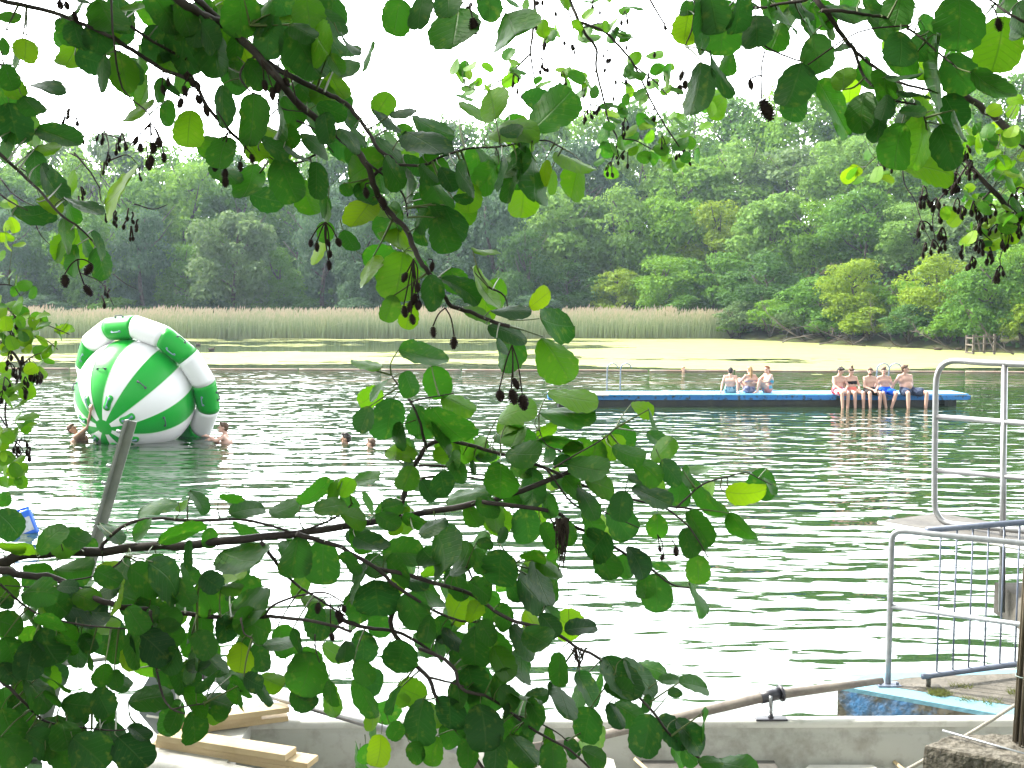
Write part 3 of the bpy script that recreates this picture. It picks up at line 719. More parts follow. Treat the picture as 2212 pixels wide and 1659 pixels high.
# ================================================================== raft
def bluepaint(name, base, worn):
    m = mat(name, base, .55, .4, col2=worn, scale=3.5, lo=.52, hi=.66, bump=.006, bscale=12); return m
M['raft_top'] = bluepaint('sun-bleached blue paint', (.07, .27, .50), (.22, .40, .48))
M['raft_blue'] = mat('worn blue paint', (.02, .17, .46), .55, .4, col2=(.03, .045, .04), scale=7, lo=.52, hi=.62, bump=.006, bscale=12)
M['raft_dark'] = mat('wet dark steel', (.012, .016, .018), .5, .4, col2=(.03, .035, .02), scale=3)
M['galv'] = mat('galvanised steel', (.20, .215, .23), .42, .5, metal=.6, col2=(.29, .305, .32), scale=14, bump=.001, bscale=30)
M['steel_bright'] = mat('brushed steel tube', (.30, .30, .31), .32, .5, metal=.8, col2=(.24, .245, .25), scale=10)
M['galv_dull'] = mat('dull weathered zinc', (.10, .12, .17), .5, .4, metal=.35, col2=(.15, .17, .22), scale=12, bump=.001, bscale=40)
ZT = .36
M['pale_end'] = mat('bare pale deck', (.30, .31, .30), .7, .3, col2=(.4, .42, .42), scale=3)
fl = on_z(1185, 853, ZT); fr = on_z(2092, 851, ZT)
raft = empty('swimming_raft', ((fl.x + fr.x) / 2, fl.y, 0)); tag(raft, 'long flat blue swimming raft with two ladders and people sitting on it', 'raft')
RW = 1.3
bk = Vector((0, RW, 0)); FY = (fl.y + fr.y) / 2
mb = MB(); segs = 7
for k in range(segs):
    a = fl.lerp(fr, k / segs); b = fl.lerp(fr, (k + 1) / segs); c = (a + b) / 2 + bk / 2
    mb = MB(); mb.box((c.x, c.y, ZT - .015 - .001 * (k % 2)), ((b.x - a.x) - .012, RW, .03)); mb.build('deck_panel', M['raft_top'] if k else M['pale_end'], raft, smooth=False)
rx = (fr.x - fl.x)
mb = MB()
mb.box(((fl.x + fr.x) / 2, FY + .012, ZT - .095), (rx, .05, .125)); mb.box(((fl.x + fr.x) / 2, FY + RW - .012, ZT - .095), (rx, .05, .125))
mb.box((fl.x + .02, FY + RW / 2, ZT - .095), (.05, RW - .1, .12)); mb.box((fr.x - .02, FY + RW / 2, ZT - .095), (.05, RW - .1, .12))
mb.build('side_rail', M['raft_blue'], raft, smooth=False)
mb = MB(); mb.box(((fl.x + fr.x) / 2 - .35, FY + RW / 2, .04), (rx - 1.3, RW - .12, .36), bev=.05); mb.build('pontoon', M['raft_dark'], raft)
mb = MB(); mb.box((fr.x - .45, FY + .3, .10), (.22, .3, .28)); mb.box((fr.x - .45, FY + RW - .25, .10), (.22, .3, .28)); mb.build('bracket', M['raft_dark'], raft, smooth=False)
def ladder(px, wpx, label=None):
    y = FY + RW; a = on_y(px, 843, y); x = a.x; s = wpx / F * y
    L = empty('ladder'); L.parent = raft; L.matrix_parent_inverse = Matrix.Translation(raft.location).inverted()
    for k in (0, 1):
        X = x + k * s
        pts = [(X, y + .06, -.6), (X, y + .05, .3), (X, y, .9), (X + .02, y - .05, 1.08), (X + .12, y - .12, 1.17), (X + .24, y - .16, 1.16), (X + .31, y - .18, 1.06)]
        b = MB(); b.tube(spline(pts, 5), .022, n=8); b.build('handrail', M['galv'], L)
    for z in (-.45, -.2, .05):
        b = MB(); b.tube([(x, y + .06, z), (x + s, y + .06, z)], .018, n=8); b.build('rung', M['galv'], L)
ladder(1311, 29); ladder(1893, 26)
# people on the raft
G = 'people sitting on the raft'
red = cloth('red and white shorts', (.55, .04, .05), (.55, .5, .7), 4); pink = cloth('coral fabric', (.80, .22, .18)); black = cloth('black fabric', (.012, .012, .015))
brown = cloth('dark brown shorts with green', (.035, .03, .028)); blue = cloth('bright blue shorts', (.005, .10, .62)); navy = cloth('dark navy patterned shorts', (.012, .02, .05), (.05, .07, .12), 18)
teal = cloth('teal patterned fabric', (.03, .12, .16), (.25, .38, .42), 12); flor = cloth('colourful patterned swimsuit', (.05, .30, .38), (.55, .22, .20), 9); greyb = cloth('grey blue bikini', (.10, .12, .22), (.3, .3, .4), 14)
def seat(px, dy=.06): 
    p = on_z(px - 4, 851, ZT); return Vector((p.x, FY + dy, ZT))
person(seat(1811), R(14), 'dark-haired boy in red and white shorts sitting with head bowed', sit_edge(.05, (.5, -.8, -.45), spread=.10, shin=(.02, .0)), M['skin'], G, hairmat=M['hair_dark'], hair='quiff', shorts=(red, 'shorts'), scale=.94)
person(seat(1842, .12), R(6), 'girl with a hair bun, black bandeau top and coral bikini bottom', sit_edge(-.03, (.25, -.9, -.45), spread=.10, armr=((.22, -.02, .28), (.14, -.28, .16)), arml=((-.22, .05, .28), (-.19, .02, .05)), knee=(.03, .10), shin=(.04, .12)), M['skin'], G, fem=True, hairmat=M['hair_brown'], hair='bun', shorts=(pink, 'bikini'), top=(black, .055), scale=.93)
person(seat(1880), R(4), 'bearded man in dark brown shorts with hands together between his knees', sit_edge(.0, (-.3, -.9, -.25), spread=.16, arml=((-.22, -.12, .25), (-.03, -.36, .16)), armr=((.22, -.12, .25), (.06, -.36, .16))), M['skin'], G, hairmat=M['hair_brown'], hair='beard', shorts=(brown, 'shorts'), scale=.93)
person(seat(1916, .16), R(-4), 'slim young man in bright blue shorts leaning back with crossed shins', sit_edge(-.06, (-.1, -.95, -.2), spread=.17, arml=((-.26, .10, .27), (-.27, .16, .03)), armr=((.24, .12, .28), (.22, .18, .03)), kz=.06, knee=(0, .05), shin=(.10, -.10)), M['skin'], G, hairmat=M['hair_brown'], hair='quiff', shorts=(blue, 'shorts'), scale=.93)
person(seat(1961), R(10), 'heavy man in dark navy shorts leaning on his arm at the right end', sit_edge(-.10, (.75, -.6, .05), spread=.22, arml=((-.36, .08, .30), (-.42, .14, .04)), armr=((.20, .10, .28), (.18, .16, .03)), knee=(0, .12), shin=(0, .10)), M['skin'], G, fat=1.22, hairmat=M['hair_brown'], shorts=(navy, 'shorts'), scale=1.03)
def sit_floor(kind):
    J = dict(pelvis=V(0, 0, .10), chest=V(0, .05, .40), neck=V(0, .02, .56), head=V(0, -.02, .71), sl=V(-.17, .02, .525), sr=V(.17, .02, .525), hl=V(-.085, -.03, .09), hr=V(.085, -.03, .09))
    if kind == 'prop':
        J.update(chest=V(0, .03, .39), el=V(-.24, .14, .30), wl=V(-.25, .22, .06), er=V(.24, .14, .30), wr=V(.27, .24, .06), kl=V(-.14, -.44, .16), kr=V(.12, -.46, .12), al=V(-.14, -.80, .03), ar=V(.12, -.84, .03), face=V(.1, -1, .05), hdl=V(-.2, .5, -.3), hdr=V(.2, .5, -.3))
    else:
        J.update(kl=V(-.12, -.34, .44), kr=V(.12, -.36, .40), al=V(-.12, -.42, .05), ar=V(.12, -.44, .05), el=V(-.24, -.16, .36), wl=V(-.10, -.42, .38), er=V(.24, -.16, .34), wr=V(.06, -.44, .32), face=V(0, -1, -.1))
    return J
def seatb(px, dy): 
    p = on_z(px, 851, ZT); return Vector((p.x * (FY + dy) / p.y, FY + dy, ZT))
person(seatb(1577, .55), R(165), 'dark-haired boy seen from behind leaning back on both hands', sit_floor('prop'), M['skin'], G, hairmat=M['hair_dark'], shorts=(teal, 'shorts'), scale=.90)
J = sit_floor('hug'); person(seatb(1619, .6), R(205), 'woman with long fair hair and bikini seen from behind hugging her knee', J, M['skin'], G, fem=True, hairmat=M['hair_blond'], hair='long', shorts=(greyb, 'bikini'), top=(greyb, .014), scale=.93)
J = sit_floor('hug'); J['face'] = V(.35, -.9, .1); person(seatb(1657, .65), R(-68), 'woman with reddish ponytail and colourful swimsuit sitting sideways with knees up', J, M['skin'], G, fem=True, hairmat=M['hair_red'], hair='tail', shorts=(flor, 'bikini'), top=(flor, .10), scale=.95)

# ================================================================== small things on the far water
M['swan'] = mat('white feathers', (.8, .8, .78), .8, .2); M['duckc'] = mat('brown feathers', (.07, .055, .04), .8, .2); M['deadwood'] = mat('bleached dead wood', (.075, .062, .05), .85, .2, col2=(.15, .13, .11), scale=4)
M['darkwood'] = mat('dark wet wood', (.035, .028, .022), .8, .3, col2=(.07, .06, .05), scale=5)
def bird(px, py, m, L, label, cat, face, kind):
    p = on_z(px, py, 0); root = empty(cat, (p.x, p.y, 0), face); tag(root, label, cat)
    b = MB(); b.ball((0, 0, L * .14), (L * .42, L * .24, L * .20), 14, 10); b.cone((-L * .3, 0, L * .22), (-L * .52, 0, L * .30), L * .10, L * .03)
    if kind == 'sleep':
        b.cone((L * .30, 0, L * .22), (L * .30, 0, L * .36), L * .06, L * .05); b.cone((L * .30, 0, L * .36), (0, .02, L * .36), L * .055, L * .05)
    else:
        b.cone((L * .30, 0, L * .2), (L * .40, 0, L * .42), L * .07, L * .05); b.ball((L * .44, 0, L * .46), L * .08, 10, 8)
    link('body', remesh(b, 'body', m, L * .02, 2), root, True)
    bb = MB(); 
    bb.cone((L * .5, 0, L * .45), (L * .62, 0, L * .42), L * .03, L * .012, n=8) if kind != 'sleep' else bb.cone((0, .02, L * .36), (-L * .10, .02, L * .33), L * .03, L * .012, n=8)
    bb.build('bill', M['lip'] if kind == 'sleep' else M['darkwood'], root, local=True)
bird(474, 723, M['swan'], .85, 'white swan resting at the foot of the reeds, the left one', 'swan', R(5), 'sleep')
bird(490, 723, M['swan'], .85, 'white swan resting at the foot of the reeds, the right one', 'swan', R(185), 'sleep')
bird(457, 757, M['duckc'], .45, 'small brown duck on the duckweed right of the inflatable ball', 'duck', R(10), 'up')
bird(428, 746, M['duckc'], .4, 'small dark duck just right of the ring top on the far water', 'duck', R(190), 'up')
bird(2026, 757, M['duckc'], .55, 'brown duck resting on the duckweed left of the dead log', 'duck', R(170), 'up')
bird(2070, 757, M['duckc'], .5, 'brown duck resting by the tip of the dead log', 'duck', R(10), 'up')
for i, (px, py, lab) in enumerate([(912, 729, 'small dark box on a post in the reeds below the hanging cones'), (1235, 729, 'small dark box on a post in the reeds behind the lone oval leaf'), (1407, 729, 'small dark box on a post in the reeds above the raft ladder')]):
    p = on_z(px, py); root = empty('marker_post', (p.x, p.y, 0)); tag(root, lab, 'post', 'small box posts in front of the reeds')
    b = MB(); b.tube([(0, 0, -.8), (0, 0, .32)], .03, n=7); b.build('post', M['darkwood'], root, local=True)
    b = MB(); b.box((0, 0, .40), (.42, .25, .22), bev=.02); b.build('box', M['darkwood'], root, local=True)
# dead branches fallen into the water
def dead_branch(px, py, L, ang, seed, label, r=.05, up=.35):
    p = on_z(px, py); rr = random.Random(seed); mb = MB()
    def grow(p0, d, l, r_, dep):
        pts = [p0]; q = p0; dd = d.copy()
        for k in range(5):
            dd = (dd + V(rr.gauss(0, .22), rr.gauss(0, .2), rr.gauss(-.02, .18))).normalized(); q = q + dd * l / 5; pts.append(q)
            if dep and rr.random() < .75: grow(q, (dd + V(rr.gauss(0, .7), rr.gauss(0, .5), rr.gauss(.25, .5))).normalized(), l * rr.uniform(.3, .55), r_ * .55, dep - 1)
        mb.tube(pts, [r_ * (1 - .17 * k) for k in range(6)], n=6)
    a = R(ang); grow(Vector((p.x, p.y, .05)), V(math.cos(a), .1, math.sin(a) * 1.0), L, r, 2)
    o = mb.build('dead_branch', M['deadwood']); tag(o, label, 'branch', 'dead branches lying along the right bank'); 
for a in [(1745, 740, 4.6, 158, 1, 'dark dead branch curving up left of the low shrubs'), (1690, 741, 3.2, 35, 2, 'dead branch arching over the water under the grey-green shrub'), (1770, 745, 3.4, 20, 3, 'dead branch low on the water right of the arching one'),
          (1870, 748, 3.8, 170, 4, 'long dead branch trailing along the waterline at the middle of the bank'), (1905, 746, 3.8, 14, 5, 'dead branch bowed over the duckweed behind the bearded man'), (1980, 752, 3.2, 165, 6, 'dead branch at the waterline behind the heavy man'),
          (2060, 757, 3.0, 150, 7, 'dead log pointing up left out of the duckweed'), (2190, 767, 2.6, 160, 8, 'dead branch at the waterline right of the wooden frame'), (1840, 747, 3.0, 10, 9, 'thin dead branch at the waterline under the yellow-green shrub')]:
    dead_branch(*a, up=.3)
b = MB(); p0 = on_z(2118, 760); pts = [p0, on_y(2108, 715, p0.y + .3), on_y(2093, 680, p0.y + .5), on_y(2074, 648, p0.y + .8)]
b.tube(spline(pts, 4), .055, n=7); o = b.build('dead_tree', M['deadwood']); o.data.name = 'trunk'; tag(o, 'pale bare leaning dead trunk rising behind the wooden frame', 'dead tree')
b = MB(); pts = [on_z(2150, 762), on_y(2120, 700, 64.5), on_y(2090, 668, 65)]; b.tube(spline(pts, 4), .035, n=7); tag(b.build('dead_tree', M['deadwood']), 'thin dead stem leaning left beside the pale dead trunk', 'dead tree')
# wooden frame standing in the water
p0 = on_z(2102, 766); p1 = on_z(2156, 767); root = empty('fishing_platform', ((p0.x + p1.x) / 2, p0.y, 0)); tag(root, 'old open wooden post-and-rail frame standing in the duckweed', 'frame')
pxm = F / p0.y
for (x, y, h) in ((p0.x, p0.y, 1.10), (p1.x, p0.y, 1.15), (p0.x + .12, p0.y + 1.2, 1.05), (p1.x - .05, p0.y + 1.2, 1.05)):
    b = MB(); b.box((x, y, h / 2 - .4), (.11, .11, h + .8)); b.build('post', M['deadwood'], root, smooth=False)
for z in (.18, .62, 1.0):
    b = MB(); b.box(((p0.x + p1.x) / 2, p0.y - .07, z), (p1.x - p0.x + .2, .04, .08)); b.build('rail', M['deadwood'], root, smooth=False)
    b = MB(); b.box((p0.x + .06, p0.y + .6, z - .1), (.04, 1.2, .08)); b.build('rail', M['deadwood'], root, smooth=False)

# ================================================================== blue canister floating on the left
M['can'] = mat('blue plastic', (.01, .12, .60), .35, .5); M['can_label'] = mat('dirty printed label', (.50, .53, .58), .6, col2=(.20, .20, .22), scale=16, lo=.5, hi=.75)
c0 = on_z(56, 1149); dC = c0.y
can = empty('canister', (c0.x, dC, 0)); tag(can, 'blue plastic canister with a pale label floating tilted at the left', 'canister')
rot = Matrix.Rotation(R(22), 3, 'Y') @ Matrix.Rotation(R(14), 3, 'Z') @ Matrix.Rotation(R(-14), 3, 'X')
cc = Vector((c0.x - .01, dC, .10)); rot = Matrix.Rotation(R(-24), 3, 'Y') @ Matrix.Rotation(R(-10), 3, 'X') @ Matrix.Rotation(R(16), 3, 'Z')
b = MB(); b.box(cc, (.265, .15, .36), rot, bev=.035); b.build('body', M['can'], can)
b = MB(); b.box(cc + rot @ V(.015, -.0755, -.02), (.17, .006, .19), rot); b.build('label', M['can_label'], can, smooth=False)
b = MB(); q = [cc + rot @ V(x, 0, z) for x, z in ((-.10, .17), (-.09, .205), (.07, .205), (.08, .17))]; b.tube(spline(q, 4), .016, n=8); b.build('handle', M['can'], can)
b = MB(); b.tube([cc + rot @ V(.105, 0, .17), cc + rot @ V(.105, 0, .215)], .022, n=12); b.build('cap', M['can'], can)
# ================================================================== rowing boat
M['gel'] = mat('dirty white gelcoat', (.33, .33, .30), .5, .35, col2=(.13, .115, .09), scale=5, lo=.48, hi=.80, bump=.002, bscale=18, detail=9)
M['gel_rim'] = mat('white gelcoat rim', (.44, .44, .41), .42, .45, col2=(.27, .26, .23), scale=9, lo=.5, hi=.8)
M['hull_green'] = mat('grey-green hull paint', (.09, .14, .13), .5, .4, col2=(.16, .20, .18), scale=4)
M['pine'] = mat('fresh pine', (.44, .35, .215), .7, .2, col2=(.36, .27, .15), scale=5, stretch=(1, 1, 1), bump=.001, bscale=50)
M['oarwood'] = mat('weathered oar wood', (.12, .105, .095), .75, .2, col2=(.21, .19, .165), scale=9, bump=.002, bscale=30)
M['rubber'] = mat('black rubber', (.015, .015, .022), .4, .5)
M['greyboard'] = mat('weathered grey plywood', (.07, .068, .065), .8, .15, col2=(.12, .115, .105), scale=8)
GZ = .45
def lineup(pts, xs_):
    P = sorted([(p.x, p.y) for p in (on_z(a, b, GZ) for a, b in pts)])
    return [float(np.interp(x, [p[0] for p in P], [p[1] for p in P])) for x in xs_]
tip = on_z(300, 1600, GZ); xe = on_z(2420, 1551, GZ).x
ts = [0, .004, .012, .025, .045, .07, .1] + [.1 + .9 * k / 30 for k in range(1, 31)]
xs_ = [tip.x + (xe - tip.x) * t for t in ts]
yf = lineup([(300, 1600), (303, 1590), (318, 1580), (380, 1568), (470, 1560), (600, 1556), (768, 1555), (1300, 1554), (1700, 1554), (2192, 1551), (2400, 1551)], xs_)
yn = lineup([(300, 1601), (306, 1614), (330, 1626), (400, 1640), (592, 1675), (800, 1715), (1100, 1755), (1500, 1775), (2000, 1775), (2400, 1770)], xs_)
boat = empty('rowing_boat', (.4, 6.3, 0)); tag(boat, 'old white rowing boat with dirty inside and grey-green hull moored below the leaves', 'boat')
def loft(prof, name, m, close=False):
    """prof: list of (inset from the gunwale line, z); mirrored from far side to near side"""
    mb = MB(); vs = []; n = len(prof) * 2
    for x, a, b in zip(xs_, yf, yn):
        hw = (a - b) / 2
        for d, z in prof: vs.append((x + min(.05, d * .2) * (1 if x < xs_[6] else 0), a - min(d, hw * .96), z))
        for d, z in reversed(prof): vs.append((x + min(.05, d * .2) * (1 if x < xs_[6] else 0), b + min(d, hw * .96), z))
    fs = []
    for i in range(len(xs_) - 1):
        for k in range(n - 1):
            fs.append((i * n + k, i * n + k + 1, (i + 1) * n + k + 1, (i + 1) * n + k))
    mb.add(vs, fs); mb.add([], [])
    if close:
        L = (len(xs_) - 1) * n; mb.f.append(tuple(range(n))); mb.m.append(0); mb.f.append(tuple(L + k for k in range(n))[::-1]); mb.m.append(0)
    return mb.build(name, m, boat)
def band(prof, name, m):
    mb = MB(); n = len(prof)
    for Y, sg in ((yf, -1), (yn, 1)):
        vs = []
        for x, a in zip(xs_, Y):
            for d, z in prof: vs.append((x, a + sg * d, z))
        mb.add(vs, [(i * n + k, i * n + (k + 1) % n, (i + 1) * n + (k + 1) % n, (i + 1) * n + k) for i in range(len(xs_) - 1) for k in range(n)])
    # bow cap joins both sides
    vs = [(xs_[0] - .0, yf[0] - d, z) for d, z in prof] + [(xs_[0] - .03 + 0 * d, (yf[0] + yn[0]) / 2, z) for d, z in prof]
    return mb.build(name, m, boat)
loft([(-.02, .42), (-.01, .34), (.04, .10), (.16, -.12), (.35, -.2)], 'hull', M['hull_green'], True)
loft([(.035, .447), (.045, .39), (.05, .375), (.065, .365), (.075, .20), (.09, .17), (.16, .10), (.30, .06)], 'inner_shell', M['gel'], True)
band([(-.055, .345), (-.06, .40), (-.05, .445), (-.03, .458), (.03, .458), (.045, .445), (.04, .40), (.0, .36), (-.03, .335)], 'gunwale', M['gel_rim'])
# foredeck plate between the gunwales at the bow
mb = MB(); vs = []; k0 = 7
for x, a, b in list(zip(xs_, yf, yn))[:k0]: vs += [(x, a - .0, .452), (x, b + .0, .452)]
mb.add(vs, [(2 * i, 2 * i + 1, 2 * i + 3, 2 * i + 2) for i in range(k0 - 1)])
vs = [(x, y, .36) for x, y, z in vs]; mb.add(vs, [(2 * i, 2 * i + 1, 2 * i + 3, 2 * i + 2) for i in range(k0 - 1)])
a = 2 * (k0 - 1); mb.add([mb.v[a], mb.v[a + 1], (mb.v[a][0], mb.v[a][1], .36), (mb.v[a + 1][0], mb.v[a + 1][1], .36)], [(0, 1, 3, 2)])
mb.build('foredeck', M['gel_rim'], boat, smooth=False)
# bow bumper: rounded rim around the nose
mb = MB(); nose = [(xs_[8], yf[8] + .04), (xs_[5], yf[5] + .045), (xs_[3], yf[3] + .04), (xs_[1] - .03, yf[1] + .02), (xs_[0] - .055, (yf[0] + yn[0]) / 2), (xs_[1] - .03, yn[1] - .02), (xs_[3], yn[3] - .04), (xs_[5], yn[5] - .045), (xs_[8], yn[8] - .04), (xs_[12], yn[12] - .045)]
mb.tube(spline([(x, y, .395) for x, y in nose], 5), .055, n=10, flat=.6); mb.build('bow_rim', M['gel_rim'], boat)
def slab(pts, z, th, name, m, parent, bev=True):
    P = [on_z(a, b, z) for a, b in pts]; mb = MB(); n = len(P)
    mb.add([(p.x, p.y, z) for p in P] + [(p.x, p.y, z - th) for p in P], [tuple(range(n)), tuple(range(n, 2 * n))[::-1]] + [(i, (i + 1) % n, n + (i + 1) % n, n + i) for i in range(n)])
    o = mb.build(name, m, parent, smooth=False); fixn(o); return o
slab([(1385, 1636), (1668, 1635), (1700, 1700), (1395, 1700)], .215, .03, 'seat_board', M['greyboard'], boat)
slab([(1385, 1631), (1668, 1630), (1669, 1636), (1385, 1637)], .225, .02, 'seat_edge', M['gel_rim'], boat)
slab([(1700, 1640), (1955, 1640), (1975, 1700), (1720, 1700)], .175, .10, 'bench', M['gel'], boat)
slab([(1748, 1652), (1885, 1652), (1896, 1660), (1905, 1700), (1735, 1700), (1740, 1660)], .20, .022, 'hatch', M['gel_rim'], boat)
slab([(1020, 1648), (1360, 1648), (1370, 1700), (1000, 1700)], .17, .10, 'bench', M['gel'], boat)
for a, b in ((1268, 1634), (1290, 1634)): pass
slab([(1292, 1632), (1325, 1640), (1332, 1665), (1296, 1662)], .25, .01, 'data_plate', M['gel_rim'], boat)
# oarlock on the far gunwale
pO = on_z(1665, 1554, .46); ol = empty('oarlock', (0, 0, 0)); ol.parent = boat; ol.matrix_parent_inverse = Matrix.Translation(boat.location).inverted()
b = MB(); b.box((pO.x, pO.y, .466), (.20, .07, .012), bev=.005); b.tube([(pO.x, pO.y, .46), (pO.x, pO.y, .50)], [.022, .012], n=10); b.build('base', M['rubber'], ol)
b = MB(); c = V(pO.x, pO.y, .60); q = [c + V(.05 * math.cos(a) * .3, .05 * math.cos(a), .055 * math.sin(a) - .0) + V(0, 0, 0) for a in [R(t) for t in range(150, 391, 20)]]
b.tube([(pO.x, pO.y, .49), (pO.x, pO.y, .548)], .011, n=8); b.tube(q, .011, n=8); b.build('horn', M['galv'], ol)
# loose stick and strips of wood in the boat
def stick(label, cat, name, pts, r, m, n=8, square=False, group=None):
    b = MB(); b.tube(pts, r, n=4 if square else n); o = b.build(name, m); tag(o, label, cat, group); return o
stick('thin strip of new wood lying in the boat beside the white bench', 'wood strip', 'wood_strip', [on_z(1915, 1632, .20), on_z(1985, 1690, .20)], .014, M['pine'], square=True)
stick('short strip of new wood lying in the boat next to the grey seat board', 'wood strip', 'wood_strip', [on_z(1372, 1640, .25), on_z(1440, 1700, .25)], .014, M['pine'], square=True)

# ---- planks on the bow
def plank(a, za, b, zb, w, t, label, group):
    A = on_z(a[0], a[1], za); B = on_z(b[0], b[1], zb); d = (B - A); L = d.length; d.normalize(); s = d.cross(V(0, 0, 1)).normalized(); u = s.cross(d)
    Mx = Matrix((d, s, u)).transposed(); mb = MB(); mb.box((A + B) / 2 - u * t / 2, (L, w, t), Mx, bev=.003); o = mb.build('plank', M['pine'], None, smooth=False); tag(o, label, 'plank', group)
GP = 'new pine planks stacked on the bow of the boat'
plank((352, 1579), .545, (628, 1622), .545, .125, .038, 'light pine plank lying on top of the stack that points toward the seat', GP)
plank((350, 1590), .505, (676, 1640), .505, .125, .034, 'light pine plank sticking out farthest, second in the stack pointing toward the seat', GP)
plank((340, 1598), .470, (640, 1648), .470, .12, .03, 'light pine plank at the bottom of the stack pointing toward the seat', GP)
plank((348, 1556), .560, (622, 1521), .560, .12, .034, 'pine plank on top of the stack that points out over the lake', GP)
plank((352, 1566), .524, (562, 1538), .524, .12, .032, 'shorter pine plank in the middle of the stack that points out over the lake', GP)
plank((352, 1575), .490, (620, 1540), .490, .12, .032, 'pine plank at the bottom of the stack that points out over the lake', GP)
# bracket on the bow
M['plate'] = mat('grey painted steel', (.13, .16, .18), .5, .5, col2=(.20, .22, .23), scale=7)
br = empty('motor_bracket', tuple(on_z(372, 1585, .46))); tag(br, 'grey steel motor bracket with two pale rungs standing on the bow', 'bracket')
pB = on_z(372, 1583, .46); mb = MB()
pts = [(-.16, .30), (-.20, .22), (-.19, .13), (-.09, .0), (.03, .0), (.03, .40), (-.02, .44), (-.10, .40)]
n = len(pts); vs = [(pB.x + x, pB.y - .02, pB.z + z) for x, z in pts] + [(pB.x + x, pB.y + .02, pB.z + z) for x, z in pts]
mb.add(vs, [tuple(range(n)), tuple(range(n, 2 * n))[::-1]] + [(i, (i + 1) % n, n + (i + 1) % n, n + i) for i in range(n)]); o = mb.build('plate', M['plate'], br, smooth=False); fixn(o)
for z in (.10, .22):
    b = MB(); b.tube([(pB.x - .14, pB.y - .035, pB.z + z + .02), (pB.x + .03, pB.y - .045, pB.z + z)], .009, n=6); b.build('rung', M['gel_rim'], br)
b = MB(); b.tube([(pB.x + .045, pB.y - .03, pB.z), (pB.x + .05, pB.y - .02, pB.z + .34)], .012, n=6); b.build('upright', M['gel_rim'], br)
# ---- oars
al = empty('aluminium_oar', tuple(at(700, 1538, 6.9))); tag(al, 'aluminium oar shaft slanting across the left of the boat behind the leaves', 'oar')
A = at(446, 1461, 7.25); B = at(1010, 1628, 6.35); C = at(1090, 1655, 6.25)
b = MB(); b.tube([A, A.lerp(B, .5), B], [.0225, .0225, .0215], n=14); b.build('shaft', M['steel_bright'], al)
b = MB(); b.tube([A - (B - A).normalized() * .10, A], [.026, .026], n=12); b.build('grip', M['rubber'], al)
b = MB(); dr = (C - B).normalized(); b.tube([B, B + dr * .12, B + dr * .45, B + dr * .62], [.02, .05, .085, .06], n=12, flat=.15); b.build('blade', M['gel_rim'], al)
wo_ = empty('wooden_oar', tuple(at(1665, 1514, 7.05))); tag(wo_, 'old wooden oar with black collar resting in the oarlock', 'oar')
A = at(1225, 1606, 6.65); K = V(pO.x, pO.y, .615); Bq = at(1906, 1470, 7.15)
d1 = (K - A).normalized()
b = MB(); b.tube([A, K, K.lerp(Bq, .5), Bq + V(0, 0, .0)], [.026, .031, .027, .020], n=14); b.build('shaft', M['oarwood'], wo_)
b = MB(); b.tube([K - d1 * .075, K + d1 * .075], .037, n=16); b.tube([K + d1 * .062, K + d1 * .074], .052, n=18); b.build('collar', M['rubber'], wo_)
b = MB(); b.tube([A, A - d1 * .15, A - d1 * .5, A - d1 * .62], [.026, .05, .075, .06], n=12, flat=.2); b.build('blade', M['oarwood'], wo_)

# ================================================================== leaning steel angle post
an = empty('steel_post', tuple(on_z(105, 1540, 0))); tag(an, 'galvanised steel angle post with bolts leaning out of the water on the left', 'post')
A = at(285.5, 909, 7.5); B = at(62, 1690, 7.5); d = (A - B).normalized(); s = V(1, 0, 0); s = (s - d * s.dot(d)).normalized(); q = s.cross(d)
Mx = Matrix((s, q, d)).transposed(); L = (A - B).length; mid = (A + B) / 2
M['steel_old'] = mat('weathered grey steel', (.20, .22, .20), .5, .5, metal=.45, col2=(.30, .31, .28), scale=6, bump=.001, bscale=40)
b = MB(); b.box(mid, (.066, .008, L), Mx); b.box(mid + s * -.029 + q * .035, (.008, .06, L), Mx); b.build('angle_profile', M['steel_old'], an, smooth=False)
for k, dz in enumerate((.09, .33, .45, .70, 1.25)):
    p = A - d * dz - s * .034; b = MB(); b.tube([p + q * .03, p - s * .03 + q * .03], .013, n=6); b.ball(p - s * .03 + q * .03, .013, 8, 6); b.build('bolt', M['galv'], an)
b = MB(); b.tube([at(143, 1433, 7.45), at(236, 1421, 7.5), at(330, 1400, 7.6)], .018, n=8); b.build('brace', M['steel_old'], an)

# ================================================================== concrete jetty
M['conc_blue'] = mat('flaking blue paint on concrete', (.13, .27, .34), .8, .15, col2=(.12, .12, .10), scale=7, lo=.56, hi=.72, bump=.006, bscale=20)
M['conc_side'] = mat('concrete with remains of blue paint', (.12, .11, .085), .85, .15, col2=(.07, .19, .38), scale=3.2, lo=.50, hi=.66, bump=.02, bscale=16, detail=9)
M['conc'] = mat('weathered grey concrete', (.085, .08, .068), .9, .12, col2=(.145, .135, .118), scale=5, bump=.01, bscale=40)
M['conc_rough'] = mat('mossy aggregate concrete', (.135, .125, .105), .95, .1, col2=(.055, .05, .04), scale=22, bump=.016, bscale=45, lo=.4, hi=.62)
ZJ = .42
P = [on_z(1810, 1481, ZJ), on_z(1878, 1454, ZJ), on_z(2192, 1446, ZJ)]
Pf = on_z(2192, 1549, ZJ)
P[2] = P[1] + (P[2] - P[1]) * 3.2; Pf = P[0] + (Pf - P[0]) * 3.0
jt = empty('jetty', (P[0].x, P[0].y, 0)); tag(jt, 'concrete jetty with flaking light blue painted edges at the lower right', 'jetty')
